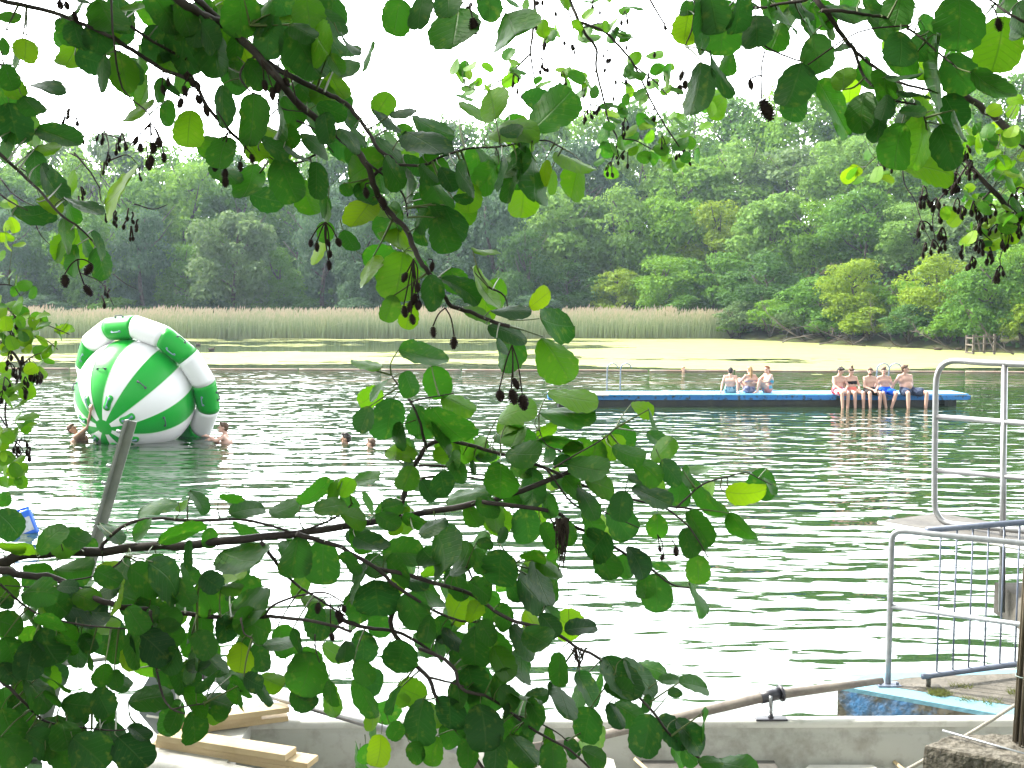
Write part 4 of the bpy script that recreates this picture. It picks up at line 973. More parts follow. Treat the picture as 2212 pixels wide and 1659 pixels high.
def prism(pts, z0, z1, name, m, parent):
    n = len(pts); mb = MB(); mb.add([(p.x, p.y, z1) for p in pts] + [(p.x, p.y, z0) for p in pts], [tuple(range(n)), tuple(range(n, 2 * n))[::-1]] + [(i, (i + 1) % n, n + (i + 1) % n, n + i) for i in range(n)])
    o = mb.build(name, m, parent, smooth=False); fixn(o); return o
prism([P[0], P[1], P[2], Pf], -1.0, ZJ - .03, 'base', M['conc_side'], jt)
prism([P[0], P[1], P[2], Pf], ZJ - .029, ZJ, 'blue_edge', M['conc_blue'], jt)
cen = (P[0] + P[1] + P[2] + Pf) / 4
ins = [on_z(1885, 1478, ZJ), on_z(1965, 1464, ZJ), on_z(2192, 1455, ZJ), on_z(2192, 1525, ZJ)]
ins[2] = ins[1] + (ins[2] - ins[1]) * 3; ins[3] = ins[0] + (ins[3] - ins[0]) * 3
prism(ins, ZJ, ZJ + .004, 'deck', M['conc'], jt)
M['grass'] = foliage_mat('grass', (.05, .10, .015), (.12, .13, .04))
def tuft(px, py, n, r, seed, label):
    rr = random.Random(seed); c = on_z(px, py, ZJ); vs = []; fs = []
    for k in range(n):
        a = rr.uniform(0, 6.28); q = rr.random() ** .6 * r; x, y = c.x + math.cos(a) * q * 1.6, c.y + math.sin(a) * q; h = rr.uniform(.012, .045); dx, dy = rr.gauss(0, .03), rr.gauss(0, .03); b_ = len(vs)
        vs += [(x - .003, y, ZJ), (x + .003, y, ZJ), (x + dx, y + dy, ZJ + h)]; fs.append((b_, b_ + 1, b_ + 2))
    mb = MB(); mb.add(vs, fs); tag(mb.build('grass_tuft', M['grass'], smooth=False), label, 'grass', 'grass tufts on the jetty')
tuft(2030, 1500, 260, .05, 1, 'green grass tuft on the jetty beside the foot of the barred railing'); tuft(2075, 1478 + 8, 60, .05, 4, 'small dry grass tuft on the jetty behind the green one')
tuft(2088, 1512, 45, .05, 2, 'thin grass tuft on the jetty in front of the bars'); tuft(2140, 1518, 45, .05, 3, 'thin grass tuft on the jetty near the reed bundle'); tuft(2204, 1500, 200, .05, 5, 'dry grass tuft half hidden by the reed bundle')
# ---- railing with two rails
D0 = 7.38
r1 = empty('railing', tuple(on_z(1918, 1478, ZJ))); tag(r1, 'galvanised two-rail railing bolted to the corner of the jetty', 'railing')
foot = on_z(1918, 1480, ZJ); ZR = ZJ + 1.095
top = [on_z(1935, 1142, ZR), on_z(2212, 1171, ZR)]; dv = (top[1] - top[0]).normalized(); far = top[0] + dv * 2.6
q0 = V(foot.x, foot.y, ZR - .10)
b = MB(); b.tube(spline([foot, V(foot.x, foot.y, .95), q0], 3)[:-1] + spline([q0, V(foot.x, foot.y, ZR - .04) + dv * .008, V(foot.x, foot.y, ZR - .008) + dv * .045, V(foot.x, foot.y, ZR) + dv * .10], 5) + [V(foot.x, foot.y, ZR) + dv * 2.7], .0195, n=14); b.build('frame_tube', M['galv'], r1)
b = MB(); b.tube([V(foot.x, foot.y, .98), V(foot.x, foot.y, .98) + dv * 2.7], .017, n=12); b.build('middle_rail', M['galv'], r1)
b = MB(); b.box(foot + V(0, 0, .006), (.16, .10, .010)); 
for sx in (-1, 1): b.tube([foot + V(.06 * sx, -.02, .008), foot + V(.06 * sx, -.02, .028)], .010, n=6)
b.build('foot_plate', M['galv_dull'], r1, smooth=False)
b = MB(); e = foot + dv * 2.6; b.tube([V(e.x, e.y, ZJ), V(e.x, e.y, ZR)], .0195, n=12); b.build('post', M['galv'], r1)
# ---- barred railing behind
r2 = empty('barred_railing', tuple(on_z(2005, 1486, ZJ))); tag(r2, 'dull grey-blue railing with thin upright bars standing on the jetty', 'railing')
f2 = on_z(2005, 1487, ZJ); dv2 = (at(2200, 1439, 7.56) - at(1990, 1459, 7.30)).normalized(); dv2.z = 0; dv2.normalize()
lo0 = V(f2.x, f2.y, ZJ + .09); up0 = V(f2.x, f2.y, 1.53)
b = MB(); b.tube([lo0 - dv2 * .05, lo0 + dv2 * 2.4], .021, n=12); b.build('bottom_rail', M['galv_dull'], r2)
b = MB(); b.tube([up0 - dv2 * .05, up0 + dv2 * 2.4], .021, n=12); b.build('top_rail', M['galv_dull'], r2)
k = 0
for px in (2027, 2069, 2110, 2150, 2192, 2234, 2276, 2318, 2360):
    # bars 13 cm apart along the rail
    t = .068 + .135 * k; k += 1
    b = MB(); b.tube([lo0 + dv2 * t, up0 + dv2 * t], .0065, n=8); b.build('bar', M['galv_dull'], r2)
b = MB(); b.tube([f2, lo0], .017, n=10); b.box(f2 + V(0, 0, .006), (.18, .10, .012)); b.build('foot', M['conc'], r2)
b = MB(); e = f2 + dv2 * 2.3; b.tube([e, V(e.x, e.y, 1.52)], .019, n=10); b.build('post', M['galv_dull'], r2)
# ---- springboard stand farther out
sb = empty('springboard_stand', tuple(on_z(2170, 1340, .4))); tag(sb, 'steel springboard stand with tall bright guard rails above the water', 'diving stand')
DZ = 9.4
def sp(px, py, d=DZ): return at(px, py, d)
def railpts(L, rr=.021): return L
def dep(px): return DZ - (px - 2022) / 190 * .55     # the stand comes nearer to the right
xr = 2560
b = MB(); cor = [sp(2200, 787, dep(2200)) + (sp(2200, 787, dep(2200)) - sp(2100, 782, dep(2100))) * k_ for k_ in (6, 0)]
b.tube(cor + spline([sp(2110, 783, dep(2110)), sp(2060, 780, dep(2060)), sp(2036, 790, dep(2036)), sp(2024, 812, dep(2024)), sp(2021, 845, dep(2021))], 4) + spline([sp(2019, 1000, dep(2021)), sp(2019, 1085, dep(2021)), sp(2024, 1108, dep(2024)), sp(2036, 1125, dep(2036)), sp(2056, 1132, dep(2056))], 4) + [sp(2110, 1137, dep(2110)), sp(2400, 1165, dep(2400))], .0245, n=14); b.build('guard_tube', M['steel_bright'], sb)
for ya, yb in ((900, 914), (1016, 1032)):
    b = MB(); a_ = sp(2021, ya, dep(2021)); c_ = sp(2212, yb, dep(2212)); b.tube([a_, a_ + (c_ - a_) * 3], .022, n=12); b.build('guard_rail', M['steel_bright'], sb)
b = MB(); b.tube([sp(2170, 788, dep(2170)), sp(2164, 1322, dep(2170))], .0245, n=14); b.build('upright', M['steel_bright'], sb)
e0 = sp(1897, 1126, 9.55); e1 = sp(2212, 1183, 8.55); e2 = sp(1966, 1119, 9.75)
ed = (e1 - e0); w_ = (e2 - e0); ed.z = 0; w_.z = 0; zB = (e0.z + e1.z) / 2
e0.z = zB
mb = MB(); P4 = [e0, e0 + ed * 1.9, e0 + ed * 1.9 + w_ * 1.9, e0 + w_ * 1.9]
mb.add([(p.x, p.y, zB) for p in P4] + [(p.x, p.y, zB - .03) for p in P4], [(0, 1, 2, 3), (7, 6, 5, 4), (0, 4, 5, 1), (1, 5, 6, 2), (2, 6, 7, 3), (3, 7, 4, 0)]); o = mb.build('board', M['greyboard'], sb, smooth=False); fixn(o)
b = MB(); b.tube([e0 - V(0, 0, .012), e0 + ed * 1.9 - V(0, 0, .012)], .017, n=8); b.build('board_edge', M['gel_rim'], sb)
blk = at(2190, 1300, 8.9); b = MB(); b.box((blk.x + .74, blk.y, blk.z - .06), (1.5, .7, .26), bev=.015); b.build('bearing_beam', M['conc'], sb)
b = MB(); b.box((blk.x + 1.1, blk.y + .1, -.6), (.35, .5, 1.9)); b.build('pier', M['conc'], sb)
# ================================================================== rough block, reed bundle, rod, rope
ZC = .86
bp_ = [on_z(1994, 1608, ZC), on_z(2050, 1587, ZC), on_z(2300, 1585, ZC), on_z(2460, 1700, ZC)]
blk2 = None
bm = bmesh.new(); n = 4
vv = [bm.verts.new((p.x, p.y, ZC)) for p in bp_] + [bm.verts.new((p.x, p.y, -.9)) for p in bp_]
bm.faces.new(vv[:4]); bm.faces.new(vv[4:][::-1])
for i in range(4): bm.faces.new((vv[i], vv[(i + 1) % 4], vv[4 + (i + 1) % 4], vv[4 + i]))
bmesh.ops.recalc_face_normals(bm, faces=bm.faces); bmesh.ops.bevel(bm, geom=[e for e in bm.edges], offset=.018, segments=2, profile=.6, affect='EDGES')
bmesh.ops.subdivide_edges(bm, edges=[e for e in bm.edges if e.calc_length() > .15], cuts=26, use_grid_fill=True)
for v in bm.verts:
    nn = noise.noise(v.co * 6) * .012 + noise.noise(v.co * 22) * .007; v.co += v.normal * nn if v.normal.length > 0 else V(0, 0, 0)
me = bpy.data.meshes.new('block'); bm.to_mesh(me); bm.free(); me.materials.append(M['conc_rough'])
tag(link('concrete_block', me), 'rough mossy concrete block in the lower right corner', 'block')
M['reedstick'] = mat('dry reed sticks', (.085, .07, .05), .8, .2, col2=(.17, .145, .105), scale=9, stretch=(8, 8, .6))
rd = empty('reed_bundle', tuple(on_z(2202, 1604, ZC))); tag(rd, 'tall bundle of dry brown reed sticks standing on the rough block', 'reed screen')
mb = MB(); rr = random.Random(3); base = on_z(2206, 1606, ZC)
for k in range(34):
    ox, oy = rr.uniform(-.035, .11), rr.uniform(-.04, .05); t = rr.gauss(0, .004)
    mb.tube([(base.x + ox, base.y + oy, ZC - .01), (base.x + ox * 1.0 + .025 + t, base.y + oy, ZC + .9), (base.x + ox * .9 + .075 + t * 2, base.y + oy, ZC + rr.uniform(1.75, 2.05))], [.0065, .006, .004], n=6)
mb.build('sticks', M['reedstick'], rd)
b = MB(); c = at(2208, 1000, base.y / .97); b.box((base.x + .085, base.y - .05, at(2208, 1000, 5.6).z), (.09, .02, .05), bev=.004); b.build('clip', M['gel_rim'], rd)
for z in (.35, 1.2):
    b = MB(); q = [(base.x + .05 + .09 * math.cos(a), base.y + .055 * math.sin(a), ZC + z) for a in [R(t) for t in range(0, 361, 30)]]; b.tube(q, .003, n=5); b.build('binding_wire', M['hull_green'], rd)
stick('thin pale grey rod lying across the rough concrete block', 'rod', 'rod', [on_z(2036, 1578, ZC + .03), at(2330, 1662, 5.35)], .0062, M['galv'])
M['rope'] = mat('dirty white rope', (.30, .285, .24), .9, .1, col2=(.17, .155, .125), scale=60, bump=.004, bscale=120)
b = MB(); b.tube(spline([at(2215, 1512, 6.9), at(2192, 1524, 6.75), at(2140, 1557, 6.5), at(2086, 1590, 6.3), at(2030, 1622, 6.1), at(1990, 1646, 6.0), at(1950, 1668, 5.9)], 6), .0105, n=8)
tag(b.build('mooring_rope', M['rope']), 'dirty white mooring rope running down from the jetty into the boat', 'rope')
# ================================================================== the alders the photograph looks through
def leaf_material(name='alder leaf', young=False):
    m = bpy.data.materials.new(name); m.use_nodes = True; t = m.node_tree; b = t.nodes['Principled BSDF']; out = t.nodes['Material Output']
    L = t.links
    uv = t.nodes.new('ShaderNodeUVMap'); uv.uv_map = 'UVMap'; sx = t.nodes.new('ShaderNodeSeparateXYZ'); L.new(uv.outputs[0], sx.inputs[0])
    def math_(op, a, b_=None, c=None):
        n = t.nodes.new('ShaderNodeMath'); n.operation = op
        for i, q in enumerate((a, b_, c)):
            if q is None: continue
            if isinstance(q, (int, float)): n.inputs[i].default_value = q
            else: L.new(q, n.inputs[i])
        return n.outputs[0]
    s = math_('ABSOLUTE', math_('SUBTRACT', sx.outputs['X'], .5)); s = math_('MULTIPLY', s, 2.0)      # 0 midrib .. 1 margin
    v = sx.outputs['Y']
    lat = math_('FRACT', math_('MULTIPLY', math_('SUBTRACT', v, math_('MULTIPLY', s, .22)), 8.0))
    lat = math_('ABSOLUTE', math_('SUBTRACT', lat, .5))                                                 # 0 on a side vein
    vein = math_('SUBTRACT', 1.0, math_('MINIMUM', math_('MULTIPLY', lat, 11.0), 1.0))
    mid = math_('SUBTRACT', 1.0, math_('MINIMUM', math_('MULTIPLY', s, 16.0), 1.0))
    allv = math_('MAXIMUM', math_('MULTIPLY', vein, .6), mid)
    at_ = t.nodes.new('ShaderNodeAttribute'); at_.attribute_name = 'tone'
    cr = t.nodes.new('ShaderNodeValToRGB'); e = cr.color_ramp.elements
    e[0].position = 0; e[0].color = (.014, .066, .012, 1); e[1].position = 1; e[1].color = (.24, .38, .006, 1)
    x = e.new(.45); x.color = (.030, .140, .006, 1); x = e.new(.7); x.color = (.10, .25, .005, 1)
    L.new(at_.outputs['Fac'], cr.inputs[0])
    geo = t.nodes.new('ShaderNodeNewGeometry'); n1 = t.nodes.new('ShaderNodeTexNoise'); n1.inputs['Scale'].default_value = 60; n1.inputs['Detail'].default_value = 4; L.new(geo.outputs['Position'], n1.inputs['Vector'])
    spot = math_('MULTIPLY', math_('MAXIMUM', math_('SUBTRACT', n1.outputs['Fac'], .57), 0.0), 2.0)
    mx = t.nodes.new('ShaderNodeMixRGB'); mx.inputs[2].default_value = (.20, .26, .03, 1); L.new(spot, mx.inputs[0]); L.new(cr.outputs[0], mx.inputs[1])
    m2 = t.nodes.new('ShaderNodeMixRGB'); m2.blend_type = 'MIX'; m2.inputs[2].default_value = (.10, .19, .05, 1); L.new(math_('MULTIPLY', allv, .45), m2.inputs[0]); L.new(mx.outputs[0], m2.inputs[1])
    L.new(m2.outputs[0], b.inputs['Base Color']); b.inputs['Roughness'].default_value = .5; b.inputs['Specular IOR Level'].default_value = .28
    hgt = math_('ADD', math_('MULTIPLY', allv, -1.0), math_('MULTIPLY', n1.outputs['Fac'], .3))
    bp = t.nodes.new('ShaderNodeBump'); bp.inputs['Strength'].default_value = .8; bp.inputs['Distance'].default_value = .0012; L.new(hgt, bp.inputs['Height']); L.new(bp.outputs[0], b.inputs['Normal'])
    tr = t.nodes.new('ShaderNodeBsdfTranslucent')
    dk = t.nodes.new('ShaderNodeMixRGB'); dk.inputs[2].default_value = (.02, .07, .004, 1); L.new(math_('MULTIPLY', allv, .55), dk.inputs[0]); L.new(mx.outputs[0], dk.inputs[1]); L.new(dk.outputs[0], tr.inputs[0])
    ms = t.nodes.new('ShaderNodeMixShader'); ms.inputs[0].default_value = .54; L.new(b.outputs[0], ms.inputs[1]); L.new(tr.outputs[0], ms.inputs[2]); L.new(ms.outputs[0], out.inputs[0])
    return m
M['leaf'] = leaf_material()
M['twig'] = mat('dark alder bark', (.022, .016, .014), .75, .3, col2=(.05, .040, .032), scale=30, bump=.001, bscale=80)
M['cone'] = mat('dry alder cone', (.016, .010, .008), .8, .2, col2=(.035, .022, .016), scale=60)
M['petiole'] = mat('petiole', (.07, .10, .025), .6, .3)

# ---- digitised limbs: (name, depth, [(x, y)...], start radius in px, end radius in px, bough id)
def cr(c, L):      # crop coordinates -> frame coordinates
    ox, oy = [(0, 0), (737.7, 0), (1475.4, 0), (0, 553), (737.7, 553), (1475.4, 553), (0, 1106), (737.7, 1106), (1475.4, 1106)][c - 1]
    return [(ox + x / 3.0, oy + y / 3.0) for x, y in L]
LIMBS = [
 # lower bough
 ('low', 2.8, [(-420, 1290), (-150, 1245), (0, 1218), (60, 1197), (220, 1190), (330, 1180), (420, 1175), (530, 1163), (640, 1152), (740, 1138), (860, 1118), (960, 1100), (1040, 1085), (1130, 1060), (1240, 1015), (1290, 988)], 13, 5),
 ('low', 2.78, [(860, 1118), (872, 1070), (888, 1020), (905, 990), (925, 962), (960, 950), (1030, 965), (1100, 985), (1180, 1012), (1250, 1045), (1330, 1070), (1420, 1090), (1500, 1100)], 7, 2.2),
 ('low', 2.8, [(215, 1188), (235, 1162), (270, 1135), (330, 1120), (430, 1125), (520, 1122), (600, 1140), (640, 1150), (720, 1120), (760, 1090)], 5, 2),
 ('low', 2.76, [(920, 962), (915, 945), (905, 905), (888, 870), (862, 835), (845, 810)], 4, 1.5),
 ('low', 2.75, [(888, 868), (920, 860), (980, 850)], 2, 1.2),
 ('low', 2.8, [(905, 1006), (960, 1008), (1010, 1020), (1050, 1028)], 3.2, 1.5), ('low', 2.85, [(885, 1045), (935, 1030), (1040, 1035), (1100, 1050)], 3.2, 1.5),
 ('low', 2.75, [(565, 1172), (600, 1220), (640, 1262), (690, 1295), (745, 1330)], 4.5, 2),
 ('low', 2.7, [(1195, 1012), (1230, 990), (1300, 950), (1330, 925)], 2.5, 1.2),
 ('low', 2.72, [(1213, 1106 - 130), (1180, 960), (1165, 930)], 2, 1.0),
 ('low', 2.75, [(1040, 1085), (1195, 1106), (1232, 1133), (1275, 1153), (1340, 1190), (1400, 1225), (1450, 1262), (1490, 1270)], 5, 1.8),
 ('low', 2.7, [(1460, 1098), (1518, 1046), (1572, 1030), (1612, 1021), (1638, 1033), (1668, 1048)], 2.5, 1.0),
 ('low', 2.7, [(1430, 1092), (1480, 1130), (1510, 1170), (1530, 1205)], 2.6, 1.2),
 ('low', 2.72, [(1180, 1012), (1240, 1090), (1290, 1100), (1380, 1140)], 2.6, 1.2),
 ('low', 2.7, [(640, 1152), (690, 1168), (738, 1183), (815, 1229), (851, 1263), (905, 1299), (945, 1323), (998, 1341), (1065, 1344)], 6, 2.4),
 ('low', 2.72, [(815, 1229), (870, 1240), (938, 1259), (1015, 1283), (1045, 1303), (1091, 1333), (1138, 1349), (1178, 1356), (1215, 1376), (1245, 1399), (1285, 1416), (1345, 1470), (1411, 1539), (1450, 1590), (1500, 1630), (1560, 1668)], 5, 2.4),
 ('low', 2.72, [(1020, 1283), (1060, 1260), (1100, 1240), (1115, 1215), (1090, 1190)], 2.6, 1.4),
 ('low', 2.7, [(1008, 1225), (1025, 1260), (1035, 1290)], 2.6, 1.4),
 ('low', 2.68, [(905, 1400), (951, 1419), (985, 1449), (991, 1483), (1028, 1499), (1055, 1506), (1108, 1543), (1138, 1566), (1168, 1586), (1230, 1620), (1290, 1675)], 4.5, 2.4),
 ('low', 2.75, [(851, 1263), (850, 1310), (845, 1353), (871, 1396), (891, 1429), (925, 1463), (938, 1496), (951, 1519), (985, 1575), (1015, 1615), (1050, 1670)], 6, 3.5),
 ('low', 2.75, [(740, 1340), (790, 1355), (870, 1370), (951, 1419)], 5, 3),
 ('low', 2.7, [(925, 1463), (975, 1475), (1010, 1485)], 3, 1.5), ('low', 2.7, [(1108, 1543), (1160, 1560), (1200, 1580), (1225, 1600)], 2.5, 1.2),
 # second low bough
 ('low2', 2.6, [(-400, 1262), (-150, 1240), (0, 1232), (40, 1242), (120, 1250), (180, 1280), (240, 1305), (300, 1316), (400, 1325), (500, 1335), (570, 1332), (620, 1335), (700, 1347), (760, 1365)], 10, 3),
 ('low2', 2.58, [(570, 1330), (590, 1308), (640, 1288), (700, 1280), (740, 1300)], 3.5, 1.5),
 ('low2', 2.55, [(0, 1262), (30, 1290), (70, 1320), (115, 1337), (180, 1350), (240, 1356), (310, 1360)], 3, 1.6),
 ('low2', 2.55, [(0, 1468), (40, 1505), (75, 1540), (110, 1562), (180, 1572), (250, 1578), (300, 1570)], 4, 1.2),
 ('low2', 2.5, [(325, 1320), (328, 1370), (336, 1425), (343, 1470), (355, 1510), (372, 1532), (400, 1542)], 3.8, 1.8),
 ('low2', 2.5, [(372, 1532), (405, 1525), (440, 1520)], 2, 1.2), ('low2', 2.52, [(520, 1335), (528, 1368), (545, 1378)], 2.6, 1.3),
 ('low2', 2.55, [(270, 1200), (250, 1222), (200, 1245), (120, 1258)], 2.6, 1.6), ('low2', 2.6, [(680, 1370), (682, 1400), (690, 1430)], 2, 1.2),
 ('low2', 2.55, [(100, 1275), (60, 1268), (10, 1265)], 2, 1.2),
 # upper-left bough
 ('up', 2.3, [(240, -150), (320, -60), (387, 0), (447, 37), (493, 60), (560, 125), (600, 170), (640, 220), (690, 262), (737, 298), (788, 347), (808, 400), (821, 430), (848, 467), (875, 493), (893, 535), (905, 560), (925, 588), (951, 626), (975, 660), (1015, 673), (1058, 692), (1100, 705)], 11, 4),
 ('up', 2.34, [(330, -120), (380, -50), (427, 0), (483, 50), (567, 127), (633, 167), (700, 200), (745, 222), (771, 250), (798, 290), (820, 325), (850, 345), (865, 380)], 9, 3.4),
 ('up', 2.4, [(120, -110), (213, 0), (267, 43), (320, 83), (387, 120), (440, 150)], 5, 2.5),
 ('up', 2.36, [(243, 80), (300, 117), (353, 150), (417, 177), (447, 230), (490, 277), (527, 310), (567, 333), (600, 350), (640, 352), (700, 325)], 5.5, 2.4),
 ('up', 2.25, [(238, -60), (240, 0), (245, 87), (260, 177), (283, 213), (322, 247), (325, 285), (326, 325)], 3, 1.2),
 ('up', 2.2, [(-120, 220), (0, 333), (50, 377), (93, 420), (127, 460), (173, 493), (200, 520)], 4.5, 2),
 ('up', 2.32, [(798, 385), (830, 362), (865, 357), (915, 357), (950, 340), (978, 330), (1015, 320), (1071, 318), (1121, 310), (1178, 303), (1215, 320)], 4, 1.6),
 ('up', 2.3, [(488, 48), (540, 55)], 3, 1.6), ('up', 2.3, [(553, 120), (525, 145), (520, 170), (545, 200), (570, 205)], 3.2, 1.6),
 ('up', 2.28, [(790, 350), (850, 395), (875, 430), (880, 470)], 3, 1.6), ('up', 2.28, [(600, 215), (610, 235), (665, 242)], 2.5, 1.2),
 ('up', 2.3, [(470, 240), (490, 275), (497, 300), (490, 340)], 2, 1), ('up', 2.3, [(560, 325), (590, 345), (605, 350)], 2, 1),
 ('up', 2.3, [(-60, -20), (40, 10), (100, 22), (170, 48), (240, 80)], 6, 4), ('up', 2.35, [(640, 260), (680, 280), (720, 330)], 2.6, 1.2), ('up', 2.35, [(618, 288), (660, 310), (700, 330)], 2.6, 1.2),
 ('up', 2.25, [(0, 420), (30, 440), (60, 455)], 2.4, 1.2), ('up', 2.25, [(820, 430), (840, 470), (870, 490)], 2, 1),
 ('up', 2.25, [(160, 330), (195, 372), (215, 405)], 2.4, 1.3), ('up', 2.28, [(1055, 620), (1090, 640), (1100, 690)], 2.4, 1.6),
 ('up', 2.25, [(175, 590), (220, 612), (245, 660)], 1.4, .8), ('up', 2.25, [(245, 592), (270, 612), (296, 625)], 1.3, .7),
 # upper-right bough
 ('right', 2.0, [(1660, -120), (1720, -50), (1762, 0), (1795, 40), (1828, 87), (1858, 120), (1902, 153), (1948, 180), (2010, 195)], 8, 2.5),
 ('right', 2.0, [(1845, 112), (1868, 167), (1902, 197), (1932, 217), (1985, 230), (2000, 265)], 4, 1.6),
 ('right', 1.98, [(1775, 22), (1830, 25), (1875, 33), (1918, 40), (1975, 70), (2022, 110), (2060, 140)], 4.5, 2),
 ('right', 2.0, [(1790, -30), (1740, 0), (1695, 7), (1655, 15), (1618, 20), (1632, 60), (1650, 97), (1702, 123), (1742, 135)], 4, 1.6),
 ('right', 2.0, [(1902, 153), (1945, 205), (1960, 222)], 3, 1.4), ('right', 2.0, [(1475, -60), (1500, 0), (1495, 60), (1480, 100)], 3, 1.4),
 ('right', 2.0, [(1540, -60), (1560, 0), (1585, 30)], 3, 1.6), ('right', 1.95, [(2240, 60), (2180, 30), (2140, 0)], 3.5, 2.2),
 # top-centre leaves' twig
 ('right', 2.05, [(1100, -90), (1060, -30), (1000, 5)], 4, 1.5), ('right', 2.05, [(1000, -60), (930, -20), (890, -5)], 4, 1.5),
 # hanging far bough in the centre
 ('hang', 6.0, [(1130, -120), (1154, 0), (1151, 67), (1146, 117), (1158, 187)], 4.5, 1.6),
 ('hang', 6.0, [(1180, -130), (1231, 0), (1248, 43), (1265, 75), (1288, 103), (1288, 150), (1304, 213), (1314, 260), (1334, 300), (1328, 327), (1318, 360)], 4.5, 1.4),
 ('hang', 5.9, [(1251, 47), (1304, 67), (1338, 100), (1371, 143), (1404, 213), (1438, 273), (1475, 327), (1490, 350)], 3.6, 1.3),
 ('hang', 6.0, [(1146, 117), (1104, 157), (1071, 180), (1038, 197), (1004, 183)], 2.4, 1.0), ('hang', 6.1, [(1334, 300), (1370, 303), (1400, 318), (1432, 335)], 1.8, .9),
 ('hang', 6.0, [(1371, 143), (1420, 180), (1450, 215), (1500, 235)], 2, .9), ('hang', 6.0, [(1288, 150), (1262, 200), (1258, 235)], 1.6, .8),
 ('hang', 6.0, [(1200, -60), (1238, 60), (1228, 120), (1218, 190)], 2.2, .9), ('hang', 6.0, [(1404, 0), (1440, 60), (1466, 90)], 2.4, 1),
 ('hang', 6.0, [(1260, 60), (1300, 50), (1330, 70), (1380, 85), (1400, 100)], 1.8, .8), ('hang', 6.0, [(1304, 213), (1280, 225), (1262, 240)], 1.5, .8),
 # far bough at the right
 ('rfar', 4.6, [(2330, 420), (2212, 312), (2142, 247), (2095, 213), (2060, 185), (2010, 150), (1960, 110)], 11, 4),
 ('rfar', 4.6, [(2330, 560), (2212, 475), (2142, 410), (2092, 353), (2065, 317), (2040, 290)], 8, 3),
 ('rfar', 4.5, [(1950, 365), (1955, 400), (1975, 430), (1985, 460), (1995, 490), (2010, 520)], 1.6, .8),
 ('rfar', 4.6, [(2092, 353), (2060, 400), (2030, 430), (2015, 470), (2020, 520)], 2.4, .9), ('rfar', 4.6, [(2142, 410), (2110, 450), (2120, 500), (2170, 540)], 2.4, .9),
 ('rfar', 4.6, [(2065, 320), (2110, 295), (2150, 290), (2200, 300)], 2.4, 1), ('rfar', 4.6, [(2142, 247), (2200, 290), (2230, 330)], 2.2, 1), ('rfar', 4.6, [(1900, 340), (1895, 360), (1890, 385)], 1.2, .7),
 ('rfar', 4.6, [(2170, 440), (2180, 500), (2160, 560), (2175, 600)], 2, .8), ('rfar', 4.6, [(2040, 290), (1960, 310), (1900, 335), (1870, 360)], 2, .8),
 # far bough at the left edge
 ('lfar', 5.0, [(-160, 700), (0, 740), (25, 760), (45, 790), (35, 830), (12, 870), (15, 920), (30, 950), (50, 975), (25, 1000), (40, 1030)], 4, 1.0),
 ('lfar', 5.0, [(0, 750), (40, 740), (65, 725), (100, 735), (125, 755)], 2.4, 1), ('lfar', 5.0, [(45, 790), (70, 770), (95, 760)], 1.8, .8), ('lfar', 5.0, [(-40, 640), (10, 660), (40, 690), (70, 690), (150, 722)], 2.6, 1),
 ('lfar', 5.0, [(0, 900), (35, 948), (70, 955), (95, 970)], 1.8, .8), ('lfar', 5.0, [(-60, 620), (20, 615), (45, 640)], 2, 1),
]
# bare twigs with catkins behind the upper-left leaves
for L in ([(0, 60), (60, 75), (95, 100), (130, 160), (165, 195), (205, 240), (225, 280)], [(60, 140), (110, 170), (150, 185), (200, 205)], [(150, 330), (180, 345), (215, 355), (218, 385)], [(225, 280), (235, 315), (232, 350)], [(225, 290), (262, 300), (300, 325)],
          [(240, 345), (275, 335), (300, 358)], [(0, 385), (30, 420), (75, 445), (125, 450)], [(290, 440), (330, 452), (362, 442)], [(75, 480), (90, 510), (120, 540)], [(40, 360), (70, 385), (90, 440)]):
    LIMBS.append(('thin', 3.6, L, 1.8, .7))
TREES = {
    'left': ('alder tree whose dark boughs cross the upper and lower left close to the camera', ['low', 'low2', 'up'], (-3.3, 1.9), .17),
    'right': ('alder tree whose large leaves hang into the top right corner close to the camera', ['right'], (2.9, .9), .15),
    'centre': ('alder tree whose fine cone-hung twigs dangle at the top centre against the sky', ['hang', 'rfar'], (5.4, 3.6), .19),
    'farleft': ('alder tree with small leaves hanging along the left edge beside the inflatable ball', ['lfar', 'thin'], (-5.6, 4.0), .16),
}
NRM = {'low': None}
conn = {}; bough_mb = {}; branch_objs = {}; limb_pts = {}
